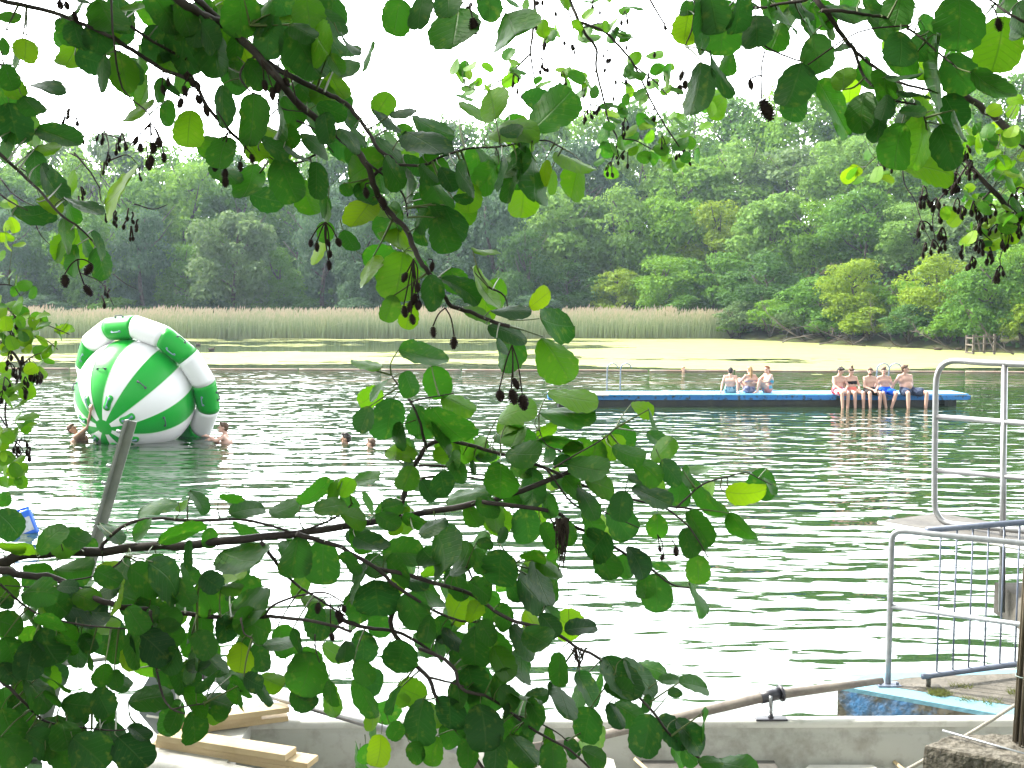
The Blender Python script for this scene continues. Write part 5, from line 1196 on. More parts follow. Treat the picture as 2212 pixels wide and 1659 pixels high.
for key, (lab, boughs, (tx, ty), tr_) in TREES.items():
    gz = ground_z(tx, ty); root = empty('alder_tree', (tx, ty, gz)); tag(root, lab, 'tree')
    b = MB(); H = 8.5
    tp = [V(tx, ty, gz - .3), V(tx + .03, ty, gz + 1.2), V(tx - .05, ty + .05, gz + 3), V(tx + .05, ty + .1, gz + 5.5), V(tx, ty + .1, gz + H)]
    b.tube(spline(tp, 5), [tr_ * (1.25 - .95 * k / 20) for k in range(21)], n=14); trunk = b.build('trunk', M['bark'], root)
    for bo in boughs:
        b = MB(); pts_all = []; first = True
        for (bb, dd, L, r0, r1) in LIMBS:
            if bb != bo: continue
            P_ = spline([(x, y, dd + .04 * math.sin(x * .013 + y * .02)) for x, y in L], 4)
            P3 = [at(p.x, p.y, p.z) for p in P_]; n = len(P3); rad = [(r0 + (r1 - r0) * (k / (n - 1)) ** .8) * dd / F for k in range(n)]
            P3 = [p + V(rnd.gauss(0, 1), rnd.gauss(0, 1), rnd.gauss(0, 1)) * rad[i] * .16 for i, p in enumerate(P3)]
            pts_all += [(p.x, p.y, dd) for p in P_]
            if first and bo != 'thin':
                zt = max(gz + 1.0, P3[0].z - .2); j0 = V(tx, ty, zt); conn[key] = conn.get(key, []) + [(j0, P3[0])]; P3 = spline([j0, (j0 + P3[0]) / 2 + V(0, 0, .28), P3[0]], 3)[:-1] + P3; rad = [rad[0] * 1.9, rad[0] * 1.6, rad[0] * 1.45, rad[0] * 1.3, rad[0] * 1.15, rad[0] * 1.05][:len(P3) - n] + rad
                first = False
            b.tube(P3, rad, n=8)
        if bo == 'thin':
            a_ = at(0, 60, 3.6); b.tube(spline([V(tx, ty, 3.9), (V(tx, ty, 4.2) + a_) / 2, a_], 4), [.02] * 4 + [.012] * 4 + [.004], n=6)
            for yy_ in (140, 385): a_ = at(-20, yy_, 3.6); b.tube([V(tx, ty, 3.6), a_, at(60 if yy_ == 140 else 0, yy_, 3.6)], [.016, .005, .002], n=6)
            for xs0, ys0 in ((150, 330), (240, 345), (290, 440), (75, 480), (40, 360)): pass
        branch_objs[bo] = MB().build('branch', M['twig'], root); bough_mb[bo] = b; limb_pts[bo] = np.array(pts_all)
DEPTH = {'low': 2.75, 'low2': 2.55, 'up': 2.3, 'right': 2.0, 'hang': 6.0, 'rfar': 4.6, 'lfar': 5.0}

# ---- leaves
class Leaves:
    def __init__(s): s.v = []; s.f = []; s.uv = []; s.t = []; s.pet = MB()
LV = {k: Leaves() for k in DEPTH}
NR_, NC_ = 16, 8
def leaf_geo(rr):
    """alder leaf in its own frame: base at 0, tip at y = 1, blunt and slightly notched, pleated between the side veins"""
    fold = rr.uniform(.02, .22); curl = rr.gauss(0, .14); twist = rr.gauss(0, .22); wav = rr.uniform(.01, .035); ph = rr.uniform(0, 6)
    pts = []
    ob = rr.uniform(.05, .30); blunt = rr.uniform(.62, .85); wd = rr.uniform(.41, .46); lop = rr.gauss(0, .03); n1_, n2_ = rr.uniform(.015, .05), rr.uniform(0, 6)
    for i in range(NR_ + 1):
        th = math.pi * i / NR_; t = (1 - math.cos(th)) / 2; w = wd * max(0.0, math.sin(th)) ** blunt * (1 + ob * (t - .45)) * (1 + n1_ * math.sin(5 * t + n2_))
        for j in range(NC_ + 1):
            sgn = (j / NC_ - .5) * 2; s_ = abs(sgn)
            tooth = 1 + (.05 * math.sin(i * 2.6 + sgn * 2 + ph) if s_ > .99 else 0)
            x = sgn * w * tooth + lop * w * math.sin(3 * t); y = t + .05 * s_ * w * 2 * (1 - t) - (.035 * (1 - s_) ** 2 * max(0, t - .85) / .15)
            z = fold * s_ * w + curl * (t - .4) ** 2 * 1.6 + .013 * math.sin((t - .22 * s_) * 8 * 2 * math.pi) * min(1, s_ * 3) + wav * math.sin(7 * t + ph + sgn * 2) * s_
            a = twist * (t - .3); pts.append(Vector((x * math.cos(a) - z * math.sin(a) * .5, y, z + x * math.sin(a))))
    return pts
UVG = [(j / NC_, (1 - math.cos(math.pi * i / NR_)) / 2) for i in range(NR_ + 1) for j in range(NC_ + 1)]
def add_leaf(bo, cx, cy, L, W, ang, tone, depth=None, up=None, rr=rnd, pet=True):
    d = depth if depth else DEPTH[bo]; S = Leaves.__new__(Leaves) if False else LV[bo]
    k = d / F; Lm = L * k
    a = R(ang); axis = (RT * math.cos(a) - UP * math.sin(a))
    ratio = min(.97, max(.12, (W / max(L, 1)) / .86))
    foreshort = 1.0
    if ratio > .97: foreshort = 1
    pitch = rr.gauss(0, .36); axis = (axis * math.cos(pitch) - FWD * math.sin(pitch)).normalized(); Lm /= max(.75, math.cos(pitch))
    if W > L * .9: Lm = W * k / .86; 
    nrm = (-FWD - axis * (-FWD).dot(axis)).normalized(); side = axis.cross(nrm)
    roll = math.acos(ratio) if ratio < .97 else rr.gauss(0, .25)
    sg = rr.choice((-1, 1))
    # the upper face of a leaf looks to the sky: choose the roll that turns it upward most of the time
    n1 = nrm * math.cos(roll) + side * math.sin(roll); n2 = nrm * math.cos(roll) - side * math.sin(roll)
    if n1.z >= n2.z: n = n1 if rr.random() < .8 or (up is True) else n2
    else: n = n2 if rr.random() < .8 or (up is True) else n1
    side = axis.cross(n)
    cen = at(cx, cy, d); base = cen - axis * Lm * .5
    pts = leaf_geo(rr); sgz = -1 if rr.random() < .6 else 1
    b = len(S.v)
    for p in pts: S.v.append(base + side * (p.x * Lm) + axis * (p.y * Lm) + n * (p.z * Lm * sgz))
    m = NC_ + 1
    for i in range(NR_):
        for j in range(NC_): S.f.append((b + i * m + j, b + i * m + j + 1, b + (i + 1) * m + j + 1, b + (i + 1) * m + j))
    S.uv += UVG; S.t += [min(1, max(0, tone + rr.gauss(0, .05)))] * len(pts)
    if pet:
        bx, by = cx - math.cos(a) * L * .5, cy - math.sin(a) * L * .5
        Pn = limb_pts[bo]; q = (Pn[:, 0] - bx) ** 2 + (Pn[:, 1] - by) ** 2; i = int(np.argmin(q)); dist = math.sqrt(q[i])
        if dist < 95:
            tgt = at(Pn[i, 0], Pn[i, 1], Pn[i, 2]); mid_ = (base + tgt) / 2 + V(0, 0, -.004) - axis * Lm * .08
            r_ = .0009 + .0012 * min(1, dist / 90)
            S.pet.tube(spline([tgt, mid_, base], 3), [r_ * 1.4, r_ * 1.3, r_ * 1.2, r_, r_ * .9, r_ * .8, r_ * .8], n=5, cap=False)
        else:
            S.pet.tube([base - axis * Lm * .28 - V(0, 0, -.01), base - axis * .12 * Lm, base], [.0016, .001, .0008], n=5, cap=False)
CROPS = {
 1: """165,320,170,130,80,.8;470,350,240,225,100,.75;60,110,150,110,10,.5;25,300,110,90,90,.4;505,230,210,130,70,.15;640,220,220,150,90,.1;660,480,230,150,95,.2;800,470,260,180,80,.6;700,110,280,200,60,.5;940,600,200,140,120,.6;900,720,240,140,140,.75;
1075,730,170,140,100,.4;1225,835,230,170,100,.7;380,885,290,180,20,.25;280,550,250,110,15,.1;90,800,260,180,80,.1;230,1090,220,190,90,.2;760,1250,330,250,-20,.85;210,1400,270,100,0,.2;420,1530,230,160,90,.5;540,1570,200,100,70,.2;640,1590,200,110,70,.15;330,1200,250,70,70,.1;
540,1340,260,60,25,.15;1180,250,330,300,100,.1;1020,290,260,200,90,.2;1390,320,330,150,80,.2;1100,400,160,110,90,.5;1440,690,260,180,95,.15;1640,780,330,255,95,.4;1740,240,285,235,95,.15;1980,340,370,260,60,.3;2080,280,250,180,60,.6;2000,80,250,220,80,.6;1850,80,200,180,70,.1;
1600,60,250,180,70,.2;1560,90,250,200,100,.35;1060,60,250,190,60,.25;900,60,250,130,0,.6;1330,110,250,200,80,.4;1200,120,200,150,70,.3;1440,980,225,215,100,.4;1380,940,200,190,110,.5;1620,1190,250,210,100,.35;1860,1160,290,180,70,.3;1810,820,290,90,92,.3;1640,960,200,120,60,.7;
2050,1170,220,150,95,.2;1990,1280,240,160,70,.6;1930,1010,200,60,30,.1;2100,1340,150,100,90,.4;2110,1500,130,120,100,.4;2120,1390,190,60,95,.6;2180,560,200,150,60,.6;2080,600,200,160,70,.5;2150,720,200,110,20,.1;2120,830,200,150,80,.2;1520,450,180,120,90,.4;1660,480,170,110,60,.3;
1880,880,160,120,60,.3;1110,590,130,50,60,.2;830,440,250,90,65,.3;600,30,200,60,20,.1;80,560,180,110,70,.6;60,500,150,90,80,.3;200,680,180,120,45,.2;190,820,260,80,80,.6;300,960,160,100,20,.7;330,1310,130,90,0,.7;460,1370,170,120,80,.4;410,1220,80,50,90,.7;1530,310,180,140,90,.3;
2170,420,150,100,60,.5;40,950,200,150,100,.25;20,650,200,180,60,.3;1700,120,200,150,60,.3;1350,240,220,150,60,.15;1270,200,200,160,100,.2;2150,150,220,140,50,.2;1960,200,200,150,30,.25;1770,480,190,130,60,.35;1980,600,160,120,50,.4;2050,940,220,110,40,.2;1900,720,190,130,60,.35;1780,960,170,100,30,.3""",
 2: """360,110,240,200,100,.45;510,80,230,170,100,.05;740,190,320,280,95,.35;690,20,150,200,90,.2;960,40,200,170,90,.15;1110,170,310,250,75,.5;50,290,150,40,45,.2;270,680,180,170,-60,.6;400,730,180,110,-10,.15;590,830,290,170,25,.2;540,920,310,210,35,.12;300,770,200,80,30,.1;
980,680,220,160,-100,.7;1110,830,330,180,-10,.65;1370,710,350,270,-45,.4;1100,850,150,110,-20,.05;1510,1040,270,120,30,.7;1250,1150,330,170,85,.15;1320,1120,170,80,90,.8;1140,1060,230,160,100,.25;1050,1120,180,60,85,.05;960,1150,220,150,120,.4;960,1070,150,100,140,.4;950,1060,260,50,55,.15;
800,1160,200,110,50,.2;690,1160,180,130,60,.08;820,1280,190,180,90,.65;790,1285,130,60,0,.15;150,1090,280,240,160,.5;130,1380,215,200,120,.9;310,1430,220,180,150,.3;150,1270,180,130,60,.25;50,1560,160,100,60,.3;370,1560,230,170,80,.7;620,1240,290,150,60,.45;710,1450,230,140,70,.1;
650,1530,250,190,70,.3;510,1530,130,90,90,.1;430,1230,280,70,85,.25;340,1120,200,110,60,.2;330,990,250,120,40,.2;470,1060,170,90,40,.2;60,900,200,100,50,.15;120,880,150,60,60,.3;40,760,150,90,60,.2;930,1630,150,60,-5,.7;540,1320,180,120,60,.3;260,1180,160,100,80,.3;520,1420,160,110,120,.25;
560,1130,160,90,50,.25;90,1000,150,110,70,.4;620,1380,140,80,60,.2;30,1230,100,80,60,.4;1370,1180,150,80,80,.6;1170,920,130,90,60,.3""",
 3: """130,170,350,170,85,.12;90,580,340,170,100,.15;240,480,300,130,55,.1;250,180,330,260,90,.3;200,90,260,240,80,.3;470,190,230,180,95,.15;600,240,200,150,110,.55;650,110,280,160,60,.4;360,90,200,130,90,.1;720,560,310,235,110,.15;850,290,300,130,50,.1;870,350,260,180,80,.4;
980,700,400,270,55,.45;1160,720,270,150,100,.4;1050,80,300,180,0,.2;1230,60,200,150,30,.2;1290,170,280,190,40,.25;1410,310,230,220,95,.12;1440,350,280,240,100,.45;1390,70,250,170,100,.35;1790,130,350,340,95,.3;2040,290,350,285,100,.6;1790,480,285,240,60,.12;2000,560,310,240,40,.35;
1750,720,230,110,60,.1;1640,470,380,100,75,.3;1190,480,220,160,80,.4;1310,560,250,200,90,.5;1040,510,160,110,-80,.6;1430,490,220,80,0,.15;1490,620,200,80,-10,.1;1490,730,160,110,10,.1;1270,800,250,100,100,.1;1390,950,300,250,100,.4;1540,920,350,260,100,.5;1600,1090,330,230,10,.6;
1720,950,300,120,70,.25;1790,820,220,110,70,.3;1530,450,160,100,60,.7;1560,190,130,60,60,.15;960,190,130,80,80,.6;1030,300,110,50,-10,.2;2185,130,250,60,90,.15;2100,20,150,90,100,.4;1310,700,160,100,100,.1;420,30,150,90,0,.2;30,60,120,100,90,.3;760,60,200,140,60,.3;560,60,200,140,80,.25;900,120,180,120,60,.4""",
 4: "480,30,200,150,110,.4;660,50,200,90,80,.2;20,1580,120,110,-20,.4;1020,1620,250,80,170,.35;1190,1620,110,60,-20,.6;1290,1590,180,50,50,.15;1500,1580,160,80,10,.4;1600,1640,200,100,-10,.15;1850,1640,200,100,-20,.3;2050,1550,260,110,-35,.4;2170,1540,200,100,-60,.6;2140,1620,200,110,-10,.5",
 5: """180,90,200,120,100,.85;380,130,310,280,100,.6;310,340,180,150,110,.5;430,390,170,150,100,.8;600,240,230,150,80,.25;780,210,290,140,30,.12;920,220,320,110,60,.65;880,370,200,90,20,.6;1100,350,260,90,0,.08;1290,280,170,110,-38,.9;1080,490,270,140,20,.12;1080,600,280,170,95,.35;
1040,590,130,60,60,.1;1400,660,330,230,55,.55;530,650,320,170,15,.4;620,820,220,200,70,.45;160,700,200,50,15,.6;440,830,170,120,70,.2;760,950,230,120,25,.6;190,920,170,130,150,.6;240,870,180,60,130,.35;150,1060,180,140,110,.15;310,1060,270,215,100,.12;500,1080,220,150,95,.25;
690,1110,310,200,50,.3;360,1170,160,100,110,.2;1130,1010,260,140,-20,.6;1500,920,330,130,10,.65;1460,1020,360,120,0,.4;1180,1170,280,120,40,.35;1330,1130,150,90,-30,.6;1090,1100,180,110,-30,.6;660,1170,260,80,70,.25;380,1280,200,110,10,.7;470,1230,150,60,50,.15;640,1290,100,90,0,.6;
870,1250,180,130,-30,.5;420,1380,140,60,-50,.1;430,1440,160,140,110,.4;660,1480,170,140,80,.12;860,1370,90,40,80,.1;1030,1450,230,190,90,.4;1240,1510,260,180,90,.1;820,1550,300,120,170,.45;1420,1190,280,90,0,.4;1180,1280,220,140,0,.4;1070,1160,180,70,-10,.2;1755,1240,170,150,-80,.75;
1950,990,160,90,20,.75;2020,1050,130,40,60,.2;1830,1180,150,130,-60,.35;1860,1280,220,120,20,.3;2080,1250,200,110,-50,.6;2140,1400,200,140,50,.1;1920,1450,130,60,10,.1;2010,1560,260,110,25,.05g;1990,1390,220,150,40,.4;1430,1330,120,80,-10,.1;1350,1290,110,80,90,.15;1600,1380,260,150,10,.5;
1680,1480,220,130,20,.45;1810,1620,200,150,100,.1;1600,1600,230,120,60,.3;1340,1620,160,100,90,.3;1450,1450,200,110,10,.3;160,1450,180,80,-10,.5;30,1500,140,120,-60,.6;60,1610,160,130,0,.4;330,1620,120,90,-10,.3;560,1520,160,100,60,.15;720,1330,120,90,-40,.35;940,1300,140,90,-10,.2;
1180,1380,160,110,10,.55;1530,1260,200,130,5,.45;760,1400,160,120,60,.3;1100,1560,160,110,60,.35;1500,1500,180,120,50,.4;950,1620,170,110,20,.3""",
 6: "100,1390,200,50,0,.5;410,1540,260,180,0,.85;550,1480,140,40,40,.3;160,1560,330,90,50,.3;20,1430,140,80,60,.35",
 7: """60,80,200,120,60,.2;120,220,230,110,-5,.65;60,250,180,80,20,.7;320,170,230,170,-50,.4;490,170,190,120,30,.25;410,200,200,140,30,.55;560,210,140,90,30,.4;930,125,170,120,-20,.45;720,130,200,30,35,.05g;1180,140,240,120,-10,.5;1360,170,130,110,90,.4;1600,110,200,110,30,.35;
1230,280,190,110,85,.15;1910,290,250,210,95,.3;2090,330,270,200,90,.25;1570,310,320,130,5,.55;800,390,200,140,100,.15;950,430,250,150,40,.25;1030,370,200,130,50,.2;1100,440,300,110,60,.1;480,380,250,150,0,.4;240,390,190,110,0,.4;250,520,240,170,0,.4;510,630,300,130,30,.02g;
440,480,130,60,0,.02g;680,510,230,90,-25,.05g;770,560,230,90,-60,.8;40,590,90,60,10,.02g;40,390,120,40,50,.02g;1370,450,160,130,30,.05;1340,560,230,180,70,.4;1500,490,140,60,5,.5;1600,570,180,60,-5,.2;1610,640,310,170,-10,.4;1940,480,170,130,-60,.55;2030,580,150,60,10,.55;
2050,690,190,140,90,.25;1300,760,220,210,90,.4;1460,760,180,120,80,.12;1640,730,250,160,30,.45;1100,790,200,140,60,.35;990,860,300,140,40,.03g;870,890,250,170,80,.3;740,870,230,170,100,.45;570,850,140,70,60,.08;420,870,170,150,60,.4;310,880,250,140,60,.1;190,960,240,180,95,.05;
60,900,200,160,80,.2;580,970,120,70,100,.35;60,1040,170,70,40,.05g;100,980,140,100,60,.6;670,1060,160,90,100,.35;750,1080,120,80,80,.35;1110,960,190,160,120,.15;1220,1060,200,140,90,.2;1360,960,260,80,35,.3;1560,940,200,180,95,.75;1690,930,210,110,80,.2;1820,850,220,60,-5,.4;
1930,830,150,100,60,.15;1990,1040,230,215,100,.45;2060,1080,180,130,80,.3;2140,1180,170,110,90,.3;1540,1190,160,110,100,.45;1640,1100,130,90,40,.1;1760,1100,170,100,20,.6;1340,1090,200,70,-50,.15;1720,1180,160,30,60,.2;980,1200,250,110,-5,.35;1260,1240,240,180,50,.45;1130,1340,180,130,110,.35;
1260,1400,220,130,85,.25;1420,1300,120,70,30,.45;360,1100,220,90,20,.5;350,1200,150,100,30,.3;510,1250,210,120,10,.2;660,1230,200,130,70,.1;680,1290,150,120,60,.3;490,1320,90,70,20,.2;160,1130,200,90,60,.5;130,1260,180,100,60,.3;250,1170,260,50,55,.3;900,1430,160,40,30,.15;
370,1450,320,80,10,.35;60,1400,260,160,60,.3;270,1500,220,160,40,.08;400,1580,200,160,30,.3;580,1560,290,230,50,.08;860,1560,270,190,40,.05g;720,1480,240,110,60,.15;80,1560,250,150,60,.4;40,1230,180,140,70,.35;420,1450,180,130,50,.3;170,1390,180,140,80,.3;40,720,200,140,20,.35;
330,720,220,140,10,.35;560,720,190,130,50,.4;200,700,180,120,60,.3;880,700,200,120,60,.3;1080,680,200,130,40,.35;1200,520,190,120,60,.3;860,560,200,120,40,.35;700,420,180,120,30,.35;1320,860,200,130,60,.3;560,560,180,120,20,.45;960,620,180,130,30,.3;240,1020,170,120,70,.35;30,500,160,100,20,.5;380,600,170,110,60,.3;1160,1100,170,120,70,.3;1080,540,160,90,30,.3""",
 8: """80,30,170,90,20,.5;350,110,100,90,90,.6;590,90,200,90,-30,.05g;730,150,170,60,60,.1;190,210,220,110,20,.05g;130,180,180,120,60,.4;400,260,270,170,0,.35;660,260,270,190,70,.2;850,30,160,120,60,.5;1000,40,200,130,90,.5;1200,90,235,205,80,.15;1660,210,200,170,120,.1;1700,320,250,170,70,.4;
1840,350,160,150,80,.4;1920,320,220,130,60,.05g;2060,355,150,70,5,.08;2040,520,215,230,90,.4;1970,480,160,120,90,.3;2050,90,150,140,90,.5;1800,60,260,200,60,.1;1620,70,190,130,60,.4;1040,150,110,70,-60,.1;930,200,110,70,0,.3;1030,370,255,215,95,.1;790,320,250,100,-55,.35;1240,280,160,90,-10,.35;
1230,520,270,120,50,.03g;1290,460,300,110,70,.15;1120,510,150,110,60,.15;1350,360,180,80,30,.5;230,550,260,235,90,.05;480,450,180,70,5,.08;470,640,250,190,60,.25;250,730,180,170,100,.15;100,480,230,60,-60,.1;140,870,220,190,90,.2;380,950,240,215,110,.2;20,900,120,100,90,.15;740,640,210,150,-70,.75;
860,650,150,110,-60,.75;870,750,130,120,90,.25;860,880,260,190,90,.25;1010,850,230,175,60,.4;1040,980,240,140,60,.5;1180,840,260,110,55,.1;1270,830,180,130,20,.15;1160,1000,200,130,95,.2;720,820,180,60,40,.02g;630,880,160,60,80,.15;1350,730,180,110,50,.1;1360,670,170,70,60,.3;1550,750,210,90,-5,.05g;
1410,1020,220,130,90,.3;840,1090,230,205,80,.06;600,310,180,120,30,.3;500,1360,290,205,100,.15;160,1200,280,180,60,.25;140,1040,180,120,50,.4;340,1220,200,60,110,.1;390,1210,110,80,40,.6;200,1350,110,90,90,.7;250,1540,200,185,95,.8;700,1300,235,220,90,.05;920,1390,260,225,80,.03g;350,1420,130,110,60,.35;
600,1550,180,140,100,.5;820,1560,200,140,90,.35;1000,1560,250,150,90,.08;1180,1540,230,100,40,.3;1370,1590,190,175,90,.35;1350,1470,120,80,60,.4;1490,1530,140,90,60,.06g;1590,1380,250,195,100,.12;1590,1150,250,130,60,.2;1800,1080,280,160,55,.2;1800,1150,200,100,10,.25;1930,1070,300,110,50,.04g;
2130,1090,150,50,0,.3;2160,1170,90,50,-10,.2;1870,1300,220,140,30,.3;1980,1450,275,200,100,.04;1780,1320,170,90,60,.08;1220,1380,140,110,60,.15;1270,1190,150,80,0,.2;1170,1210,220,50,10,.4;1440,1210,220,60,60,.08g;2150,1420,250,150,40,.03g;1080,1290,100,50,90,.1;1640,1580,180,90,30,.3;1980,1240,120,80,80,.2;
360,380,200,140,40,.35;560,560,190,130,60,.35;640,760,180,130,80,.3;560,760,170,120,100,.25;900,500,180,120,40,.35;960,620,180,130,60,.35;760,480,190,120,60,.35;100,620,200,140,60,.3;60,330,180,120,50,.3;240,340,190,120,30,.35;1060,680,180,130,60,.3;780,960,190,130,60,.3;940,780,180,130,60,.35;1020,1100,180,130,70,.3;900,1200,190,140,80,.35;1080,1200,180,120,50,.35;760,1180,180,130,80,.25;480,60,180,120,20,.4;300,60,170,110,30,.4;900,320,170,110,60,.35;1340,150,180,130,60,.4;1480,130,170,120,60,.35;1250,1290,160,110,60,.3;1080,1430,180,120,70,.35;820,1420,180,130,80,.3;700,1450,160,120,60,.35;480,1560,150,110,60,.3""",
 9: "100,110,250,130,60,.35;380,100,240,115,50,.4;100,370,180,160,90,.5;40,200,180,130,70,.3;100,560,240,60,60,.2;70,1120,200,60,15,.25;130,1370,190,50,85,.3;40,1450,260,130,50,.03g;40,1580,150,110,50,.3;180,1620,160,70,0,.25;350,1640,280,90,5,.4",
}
rl = random.Random(21)
def bough_for(c, x, y):
    if c in (1, 4) and y < 700: return 'up'
    if c == 3 or (c == 2 and 800 < x < 1160 and y < 130): return 'right'
    if c == 2: return 'right' if y < 130 and x < 1160 and x > 820 else 'up'
    if c == 5: return 'up' if y < 790 and not (y > 720 and x < 1000) or (1010 < x < 1180 and y < 780) or (x > 1150 and y < 830) else 'low'
    if c == 7: return 'low2' if (y > 1240 and x < 560) else 'low'
    return 'low'
man = []
for c, s_ in CROPS.items():
    for e in s_.replace('\n', '').split(';'):
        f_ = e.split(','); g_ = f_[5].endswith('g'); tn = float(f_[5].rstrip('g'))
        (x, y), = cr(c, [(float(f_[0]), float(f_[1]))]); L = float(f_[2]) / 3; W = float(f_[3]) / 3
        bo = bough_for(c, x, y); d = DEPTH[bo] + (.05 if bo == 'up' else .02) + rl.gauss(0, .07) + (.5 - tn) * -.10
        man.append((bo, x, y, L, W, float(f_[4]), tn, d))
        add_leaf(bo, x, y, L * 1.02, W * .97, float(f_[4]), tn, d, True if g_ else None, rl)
# leaves behind the digitised ones
for (bo, x, y, L, W, a, tn, d) in man:
    dens = {'low': .42, 'low2': .62, 'up': .55, 'right': .3}[bo]
    if bo == 'up' and y < 210 and x > 140: dens = 1.0
    if bo == 'right' and y < 170 and x > 1450: dens = .6
    if x > 1290 and bo == 'low': dens = .15
    if y < 1130 and bo == 'low': dens = .25
    if x < 420 and bo == 'up' and y > 110: dens = .12
    if bo == 'up' and y > 330: dens = .35
    if bo.startswith('low') and x < 540 and y < 1185: dens = .05
    if 690 < x < 830 and 880 < y < 1010: dens = 0
    if rl.random() < dens:
        L2 = rl.uniform(48, 74) * (1.15 if bo == 'up' else 1)
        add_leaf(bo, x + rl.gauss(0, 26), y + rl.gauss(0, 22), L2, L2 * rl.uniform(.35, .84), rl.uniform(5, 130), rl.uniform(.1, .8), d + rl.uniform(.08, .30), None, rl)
    if (bo == 'up' and y < 215 and x > 150) or (bo.startswith('low') and y > 1230 and x < 1250 and rl.random() < .3):
        L2 = rl.uniform(50, 76)
        add_leaf(bo, x + rl.gauss(0, 34), y + rl.gauss(0, 26), L2, L2 * rl.uniform(.4, .84), rl.uniform(10, 130), rl.uniform(.05, .6), d + rl.uniform(.2, .5), None, rl)
# small far leaves along the hanging twigs
def scatter(bo, spots, lmin, lmax, tones, n, sx=14, sy=12):
    for _ in range(n):
        x, y = rl.choice(spots); L = rl.uniform(lmin, lmax)
        if bo == 'lfar' and y > 1045: continue
        add_leaf(bo, x + rl.gauss(0, sx), y + rl.gauss(0, sy), L, L * rl.uniform(.35, .84), rl.uniform(-40, 150), rl.uniform(*tones), DEPTH[bo] + rl.gauss(0, .12), None, rl)
hs2 = cr(2, [(800, 440), (780, 510), (850, 510), (830, 590), (900, 580), (1000, 460), (1110, 420), (1130, 480), (810, 640), (1390, 490), (1530, 540), (1450, 570), (1340, 590), (1770, 190), (1560, 220), (1820, 50), (1160, 10), (1300, 110), (1600, 80), (1350, 190), (1910, 230), (2060, 420), (1900, 500), (1950, 360), (1990, 470),
             (2080, 520), (1850, 640), (1920, 620), (2130, 620), (1620, 560), (1880, 740), (1960, 790), (1700, 880), (1740, 720), (1830, 860), (1990, 890), (2060, 1000), (2130, 1040), (1730, 990), (1850, 950), (1680, 1060), (1930, 960), (2150, 760), (2100, 760), (2150, 940), (1500, 10), (1650, 10), (1400, 30), (1560, 130), (1900, 400)])
hs3 = cr(3, [(200, 620), (190, 770), (240, 690), (20, 920), (90, 1080), (60, 980)])
scatter('hang', hs2 + hs3, 22, 40, (.3, .75), 135)
rf = cr(3, [(1180, 950), (1150, 1060), (1090, 1110), (1310, 1130), (1860, 760), (1920, 830), (1960, 900), (2040, 1030), (1850, 950), (1880, 1240), (2100, 1130), (2150, 1200), (1720, 1420), (1700, 1370), (1980, 1520), (1830, 1540), (2080, 1520), (2180, 1250), (2150, 900), (2060, 760), (2180, 700), (1870, 1600), (2000, 1580), (2050, 1300), (1930, 1330), (2190, 1080), (2000, 960), (2190, 1400), (1850, 1500), (2120, 1420)])
scatter('rfar', rf, 24, 42, (.4, .85), 110)
lf_ = cr(4, [(120, 220), (150, 290), (270, 400), (430, 505), (310, 600), (120, 400), (60, 470), (20, 280), (30, 390), (180, 560), (220, 550), (340, 600), (290, 640), (40, 740), (140, 880), (160, 830), (60, 860), (90, 960), (60, 900), (150, 1140), (60, 1180), (20, 1170), (150, 1050), (60, 1340), (100, 1400), (180, 1460), (30, 1460), (90, 1380), (20, 50), (10, 120), (180, 520), (30, 330), (200, 380), (90, 560), (70, 620), (240, 730), (30, 1360)])
scatter('lfar', lf_, 22, 40, (.45, .8), 105, 12, 10)
scatter('lfar', [(12, 510), (30, 525), (20, 485), (40, 480), (15, 440)], 24, 40, (.7, .95), 12, 10, 8)
for bo, S in LV.items():
    me = bpy.data.meshes.new('foliage'); me.from_pydata([tuple(v) for v in S.v], [], S.f); me.materials.append(M['leaf'])
    uvl = me.uv_layers.new(name='UVMap'); li = np.zeros(len(me.loops), dtype=np.int32); me.loops.foreach_get('vertex_index', li)
    uvl.data.foreach_set('uv', np.array(S.uv, dtype=np.float32)[li].ravel())
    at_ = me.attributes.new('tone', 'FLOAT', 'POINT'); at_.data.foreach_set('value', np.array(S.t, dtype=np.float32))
    me.polygons.foreach_set('use_smooth', [True] * len(me.polygons)); me.update()
    link('foliage', me, branch_objs[bo])
    bough_mb[bo].add(S.pet.v, S.pet.f, 1)

for bo, b in bough_mb.items(): branch_objs[bo].data = b.mesh('branch', [M['twig'], M['petiole']])
# ---- cones
def cone_geo(seed):
    rr = random.Random(seed); mb = MB(); rows = 9
    mb.ball((0, 0, -.5), (.24, .24, .46), 10, 8)
    for i in range(rows):
        t = (i + .5) / rows; z = -t; r = .34 * math.sin(math.pi * (t * .86 + .09)) ** .7; n = 9
        for k in range(n):
            a = 2 * math.pi * (k + .5 * (i % 2)) / n + rr.gauss(0, .08); c_, s_ = math.cos(a), math.sin(a); w_ = .085; o = r * rr.uniform(.9, 1.15)
            tx_, ty_ = -s_, c_
            vs = [Vector((c_ * .1, s_ * .1, z + .03)), Vector((c_ * o - tx_ * -w_, s_ * o - ty_ * -w_, z - .03)), Vector((c_ * o - tx_ * w_, s_ * o - ty_ * w_, z - .03)), Vector((c_ * o * .95, s_ * o * .95, z - .085)), Vector((c_ * .1, s_ * .1, z - .05))]
            mb.add(vs, [(0, 1, 2), (4, 2, 1), (1, 3, 2), (0, 4, 1), (0, 2, 4)])
    return mb
CG = [cone_geo(i) for i in range(3)]
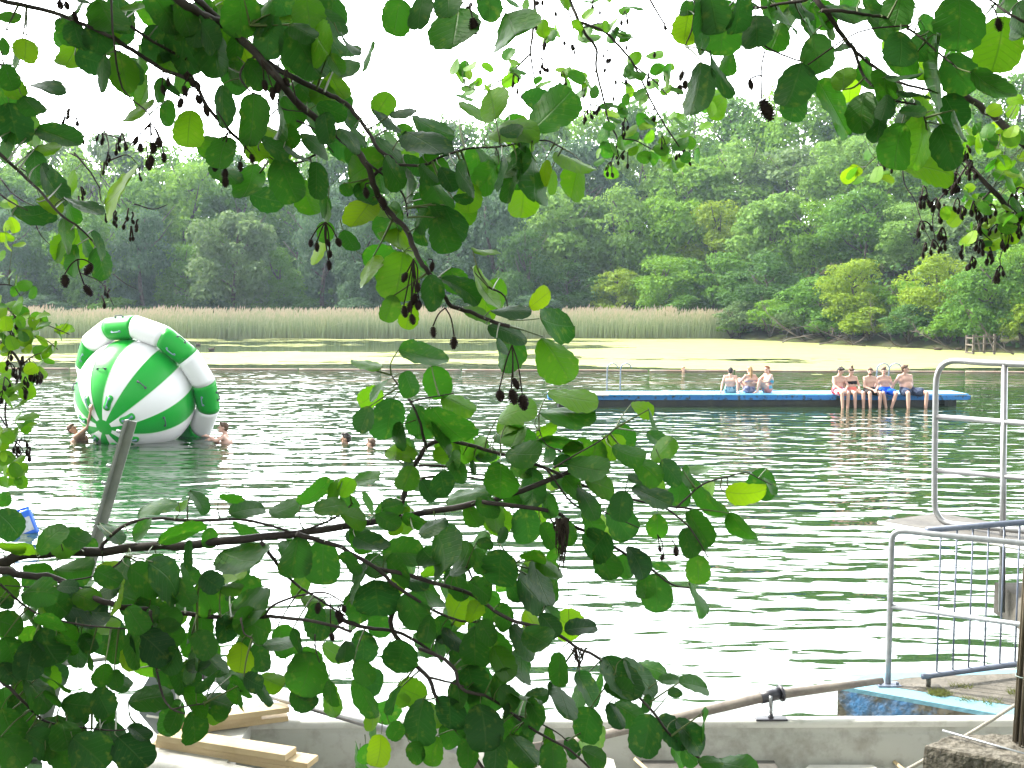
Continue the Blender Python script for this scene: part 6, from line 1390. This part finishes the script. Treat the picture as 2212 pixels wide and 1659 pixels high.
def cluster(bo, d, anchor, tips, size):
    """one cluster: stalks from the anchor to every cone"""
    mb = MB(); A = at(*anchor, d); k = d / F
    for (x, y) in tips:
        dd = d + rl.gauss(0, .010 * (2 if d > 4 else 1)); L = size * rl.uniform(.85, 1.15) * k; P_ = at(x, y - size / 2, dd)
        dirv = V(rl.gauss(0, .22), rl.gauss(0, .22), -1).normalized(); g_ = rl.choice(CG)
        q = dirv.to_track_quat('-Z', 'Y').to_matrix()
        mb.add([P_ + q @ (Vector(v) * L) for v in g_.v], g_.f)
        m_ = (A + P_) / 2 + V(0, 0, .12 * (A - P_).length) + V(rl.gauss(0, .002), 0, 0)
        mb.tube(spline([A, m_, P_], 3), [.0015 * (1 + .9 * (d > 3))] * 7, n=5, cap=False)
    mb.build('cone_cluster', M['cone'], branch_objs[bo])
C1 = [('up', 2.22, (893, 560), [(879, 600), (902, 622), (888, 662), (905, 660), (872, 672), (888, 690), (898, 645)], 24), ('up', 2.25, (925, 560), [(935, 578)], 24), ('up', 2.22, (962, 665), [(935, 718), (981, 740)], 26),
 ('up', 2.2, (1106, 745), [(1078, 858), (1108, 832), (1104, 856), (1128, 868)], 31), ('up', 2.25, (703, 480), [(672, 526), (684, 533), (704, 526), (728, 524), (712, 550), (710, 572)], 20), ('up', 2.2, (168, 560), [(140, 605), (182, 628), (199, 583)], 25),
 ('up', 2.22, (325, 265), [(298, 305), (303, 320), (332, 318), (342, 306), (353, 340), (326, 346), (319, 356)], 22), ('up', 2.25, (492, 285), [(468, 358), (487, 375), (487, 393)], 23), ('up', 2.25, (530, 315), [(519, 358), (543, 342)], 20),
 ('right', 1.95, (1652, 110), [(1645, 236)], 44), ('right', 1.95, (1655, 165), [(1619, 183)], 24), ('up', 2.28, (355, 150), [(350, 194), (362, 178)], 22), ('up', 2.28, (410, 160), [(397, 195), (415, 178), (404, 166), (420, 185)], 22),
 ('up', 2.28, (425, 185), [(393, 222), (425, 215), (441, 240)], 22), ('up', 2.26, (565, 130), [(570, 185), (588, 200), (600, 190)], 26), ('up', 2.26, (620, 150), [(614, 178), (640, 228)], 24), ('up', 2.3, (130, 0), [(128, 12), (142, 14)], 22), ('up', 2.25, (157, 5), [(158, 36)], 24),
 ('up', 2.25, (800, 395), [(789, 416)], 24), ('up', 2.25, (822, 420), [(825, 438)], 26), ('right', 2.02, (1020, 10), [(1020, 55)], 36), ('right', 2.0, (915, -10), [(905, 30), (918, 40)], 30), ('low', 2.7, (715, 1290), [(688, 1312), (715, 1378)], 22), ('low', 2.7, (730, 1310), [(742, 1318), (738, 1337), (728, 1328)], 20),
 ('low', 2.7, (1420, 1155), [(1424, 1187), (1433, 1205)], 16), ('low', 2.7, (1450, 1165), [(1460, 1190)], 20), ('right', 1.95, (1745, 140), [(1962, 60)], 10), ('right', 2.0, (2140, 10), [(2155, 55)], 34), ('hang', 5.9, (1478, 140), [(1476, 165), (1480, 185), (1470, 195)], 24)]
for a in C1: cluster(*a)
def small(bo, d, spots, size, rng=(2, 4), sp=9):
    for (x, y) in spots: cluster(bo, d, (x, y - 16), [(x + rl.gauss(0, sp), y + rl.uniform(-4, 14)) for _ in range(rl.randint(*rng))], size)
small('thin', 3.55, [(209, 303), (220, 302), (255, 312), (263, 303), (270, 318), (253, 325), (232, 345), (301, 378), (225, 366), (170, 440), (228, 478), (248, 470), (252, 484), (278, 466), (285, 474), (298, 490), (275, 492), (283, 504), (175, 420), (226, 632), (235, 640), (220, 655), (180, 308), (164, 270), (140, 265), (150, 250), (30, 130)], 12, (1, 2), 4)
small('hang', 5.95, [(1165, 10), (1180, 60), (1200, 30), (1245, 100), (1170, 140), (1230, 95), (1180, 100), (1190, 190), (1110, 175), (1120, 190), (1135, 195), (1175, 150), (1215, 170), (1300, 150), (1255, 195), (1260, 255), (1275, 240), (1288, 235), (1330, 165), (1325, 215), (1345, 290), (1350, 270), (1335, 340), (1350, 340), (1320, 365), (1356, 345), (1400, 170), (1385, 200), (1412, 250), (1430, 310), (1436, 325), (1410, 120), (1360, 100), (1440, 60), (1300, 30), (1350, 40), (1280, 10), (1470, 330), (1490, 340), (1310, 120), (1140, 420), (1130, 405), (1160, 440), (1010, 12)], 11, (1, 3), 7)
small('rfar', 4.55, cr(3, [(1560, 1250), (1550, 1320), (1640, 1330), (1700, 1210), (1760, 1170), (1780, 1330), (1840, 1150), (1800, 1380), (1650, 1390), (1540, 1480), (1690, 1370), (1620, 1600), (1700, 1600), (1570, 1620), (1680, 1520), (1880, 1350), (1900, 1390), (1970, 1440), (1920, 1470), (1890, 1540), (2030, 1500), (2070, 1600), (2120, 1330), (2180, 1260), (2150, 1410), (2180, 1500), (2110, 1560), (1930, 1600), (1860, 1080), (1800, 1100), (1740, 1240), (2000, 1370), (1625, 1010), (1840, 990), (1295, 1090), (1990, 1650)]) + [(2100, 570), (2160, 590), (2140, 560), (2155, 600), (2080, 545)], 14, (2, 4), 9)
small('lfar', 4.95, [(10, 700), (20, 720), (28, 735), (25, 770), (50, 785), (40, 810), (62, 790), (75, 805), (55, 830), (45, 850), (10, 830), (20, 800), (70, 810), (80, 815), (35, 975), (65, 980), (45, 965), (30, 700), (5, 860)], 13, (2, 3), 7)
# dry weed strands caught on the twigs
M['weed'] = mat('dry brown weed', (.03, .022, .015), .8, .2)
def strands(px, py, n, h, d, seed):
    rr = random.Random(seed); mb = MB()
    for k in range(n):
        x, y = px + rr.gauss(0, 8), py; pts = [at(x, y, d)]
        hh = h * rr.uniform(.3, 1)
        for i in range(5): x += rr.gauss(0, 4) - (x - px) * .25; pts.append(at(x, y + hh * (i + 1) / 5, d + rr.gauss(0, .01)))
        mb.tube(pts, [.0022, .002, .0018, .0014, .001, .0005], n=4, cap=False)
    tag(mb.build('hanging_weed', M['weed']), 'brown dried weed strands hanging ' + ('from a twig in the middle, the longer bunch' if seed == 1 else 'above the boat, the shorter bunch'), 'weed strands')
strands(1212, 1120, 46, 115, 2.62, 1); strands(1250, 1400, 12, 70, 2.6, 2)
b = MB(); b.tube([at(1226, 1225, 2.62), at(1228, 1280, 2.62), at(1229, 1350, 2.62)], .0006, n=4); b.build('thread', M['weed'], bpy.data.objects['hanging_weed'])
# ---- the rest of the crowns, above and beside the frame
vs = {}; rr = random.Random(77)
def canopy(key, root_label, vols, n):
    vols = vols * 22
    for A_, B_ in conn.get(key, []):
        for t_ in (.15, .35, .55, .72, .86): q_ = A_.lerp(B_, t_) + V(0, 0, .15); vols = vols + [((q_.x, q_.y, q_.z), (.8, .6, .45))]
    root = [o for o in bpy.data.objects if o.get('label') == TREES[key][0]][0]; V_ = []; F_ = []
    k = 0
    while k < n:
        (cx, cy, cz), (rx_, ry_, rz_) = rr.choice(vols)
        u = Vector((rr.gauss(0, 1), rr.gauss(0, 1), rr.gauss(0, 1))).normalized() * rr.random() ** .4
        p = V(cx + u.x * rx_, cy + u.y * ry_, cz + u.z * rz_)
        if p.y > 0:   # keep clear of the view
            e = p - EYE; f = e.dot(FWD)
            if f > 0 and abs(e.dot(RT)) < f * .475 + .05 and abs(e.dot(UP)) < f * .36 + .05: continue
        s = rr.uniform(.035, .06); nn = V(rr.gauss(0, .5), rr.gauss(0, .5), 1).normalized(); t1 = nn.orthogonal().normalized(); t1 = Matrix.Rotation(rr.uniform(0, 6.28), 3, nn) @ t1; t2 = nn.cross(t1); b_ = len(V_)
        V_ += [p - t1 * s, p + t2 * s * .8 - t1 * s * .2, p + t2 * s * .7 + t1 * s * .6, p + t1 * s, p - t2 * s * .7 + t1 * s * .6, p - t2 * s * .8 - t1 * s * .2]; F_.append(tuple(range(b_, b_ + 6))); k += 1
    mb = MB(); mb.add(V_, F_); mb.build('crown', TONES['mid green'], root, smooth=False)
canopy('left', '', [((-3.4, 1.5, 7.6), (2.6, 2.6, 2.0)), ((-3.2, 2.6, 5.6), (2.0, 2.0, 1.1)), ((-1.2, .5, 7.0), (2.2, 2.0, 1.4))], 14000)
canopy('right', '', [((2.9, .6, 7.4), (2.4, 2.4, 2.0)), ((1.2, -.6, 6.2), (2.2, 1.8, 1.3)), ((3.2, 1.6, 5.2), (1.6, 1.6, 1.0))], 10000)
canopy('centre', '', [((5.6, 3.4, 7.6), (2.2, 2.4, 2.2)), ((6.0, 4.0, 5.4), (1.7, 1.8, 1.2))], 11000)
canopy('farleft', '', [((-6.0, 4.0, 7.4), (2.4, 2.8, 2.2)), ((-6.2, 5.2, 5.2), (1.8, 2.4, 1.6)), ((-6.4, 6.5, 6.6), (2.2, 2.4, 1.8))], 11000)
# ================================================================== hazy summer air
def build_haze():
    x0, x1, y0, y1, z0, z1 = -110, 110, -22, 185, -4.0, 36.0
    b = MB(); b.box(((x0 + x1) / 2, (y0 + y1) / 2, (z0 + z1) / 2), (x1 - x0, y1 - y0, z1 - z0))
    m = bpy.data.materials.new('haze'); m.use_nodes = True; t = m.node_tree; t.nodes.clear()
    v = t.nodes.new('ShaderNodeVolumePrincipled'); o = t.nodes.new('ShaderNodeOutputMaterial')
    v.inputs['Color'].default_value = (.66, .82, 1, 1); v.inputs['Density'].default_value = HAZE; v.inputs['Anisotropy'].default_value = .3
    t.links.new(v.outputs[0], o.inputs['Volume'])
    tag(b.build('haze', m, smooth=False), 'thin bluish summer haze over the lake', 'haze', kind='stuff')
HAZE = .00034
build_haze()
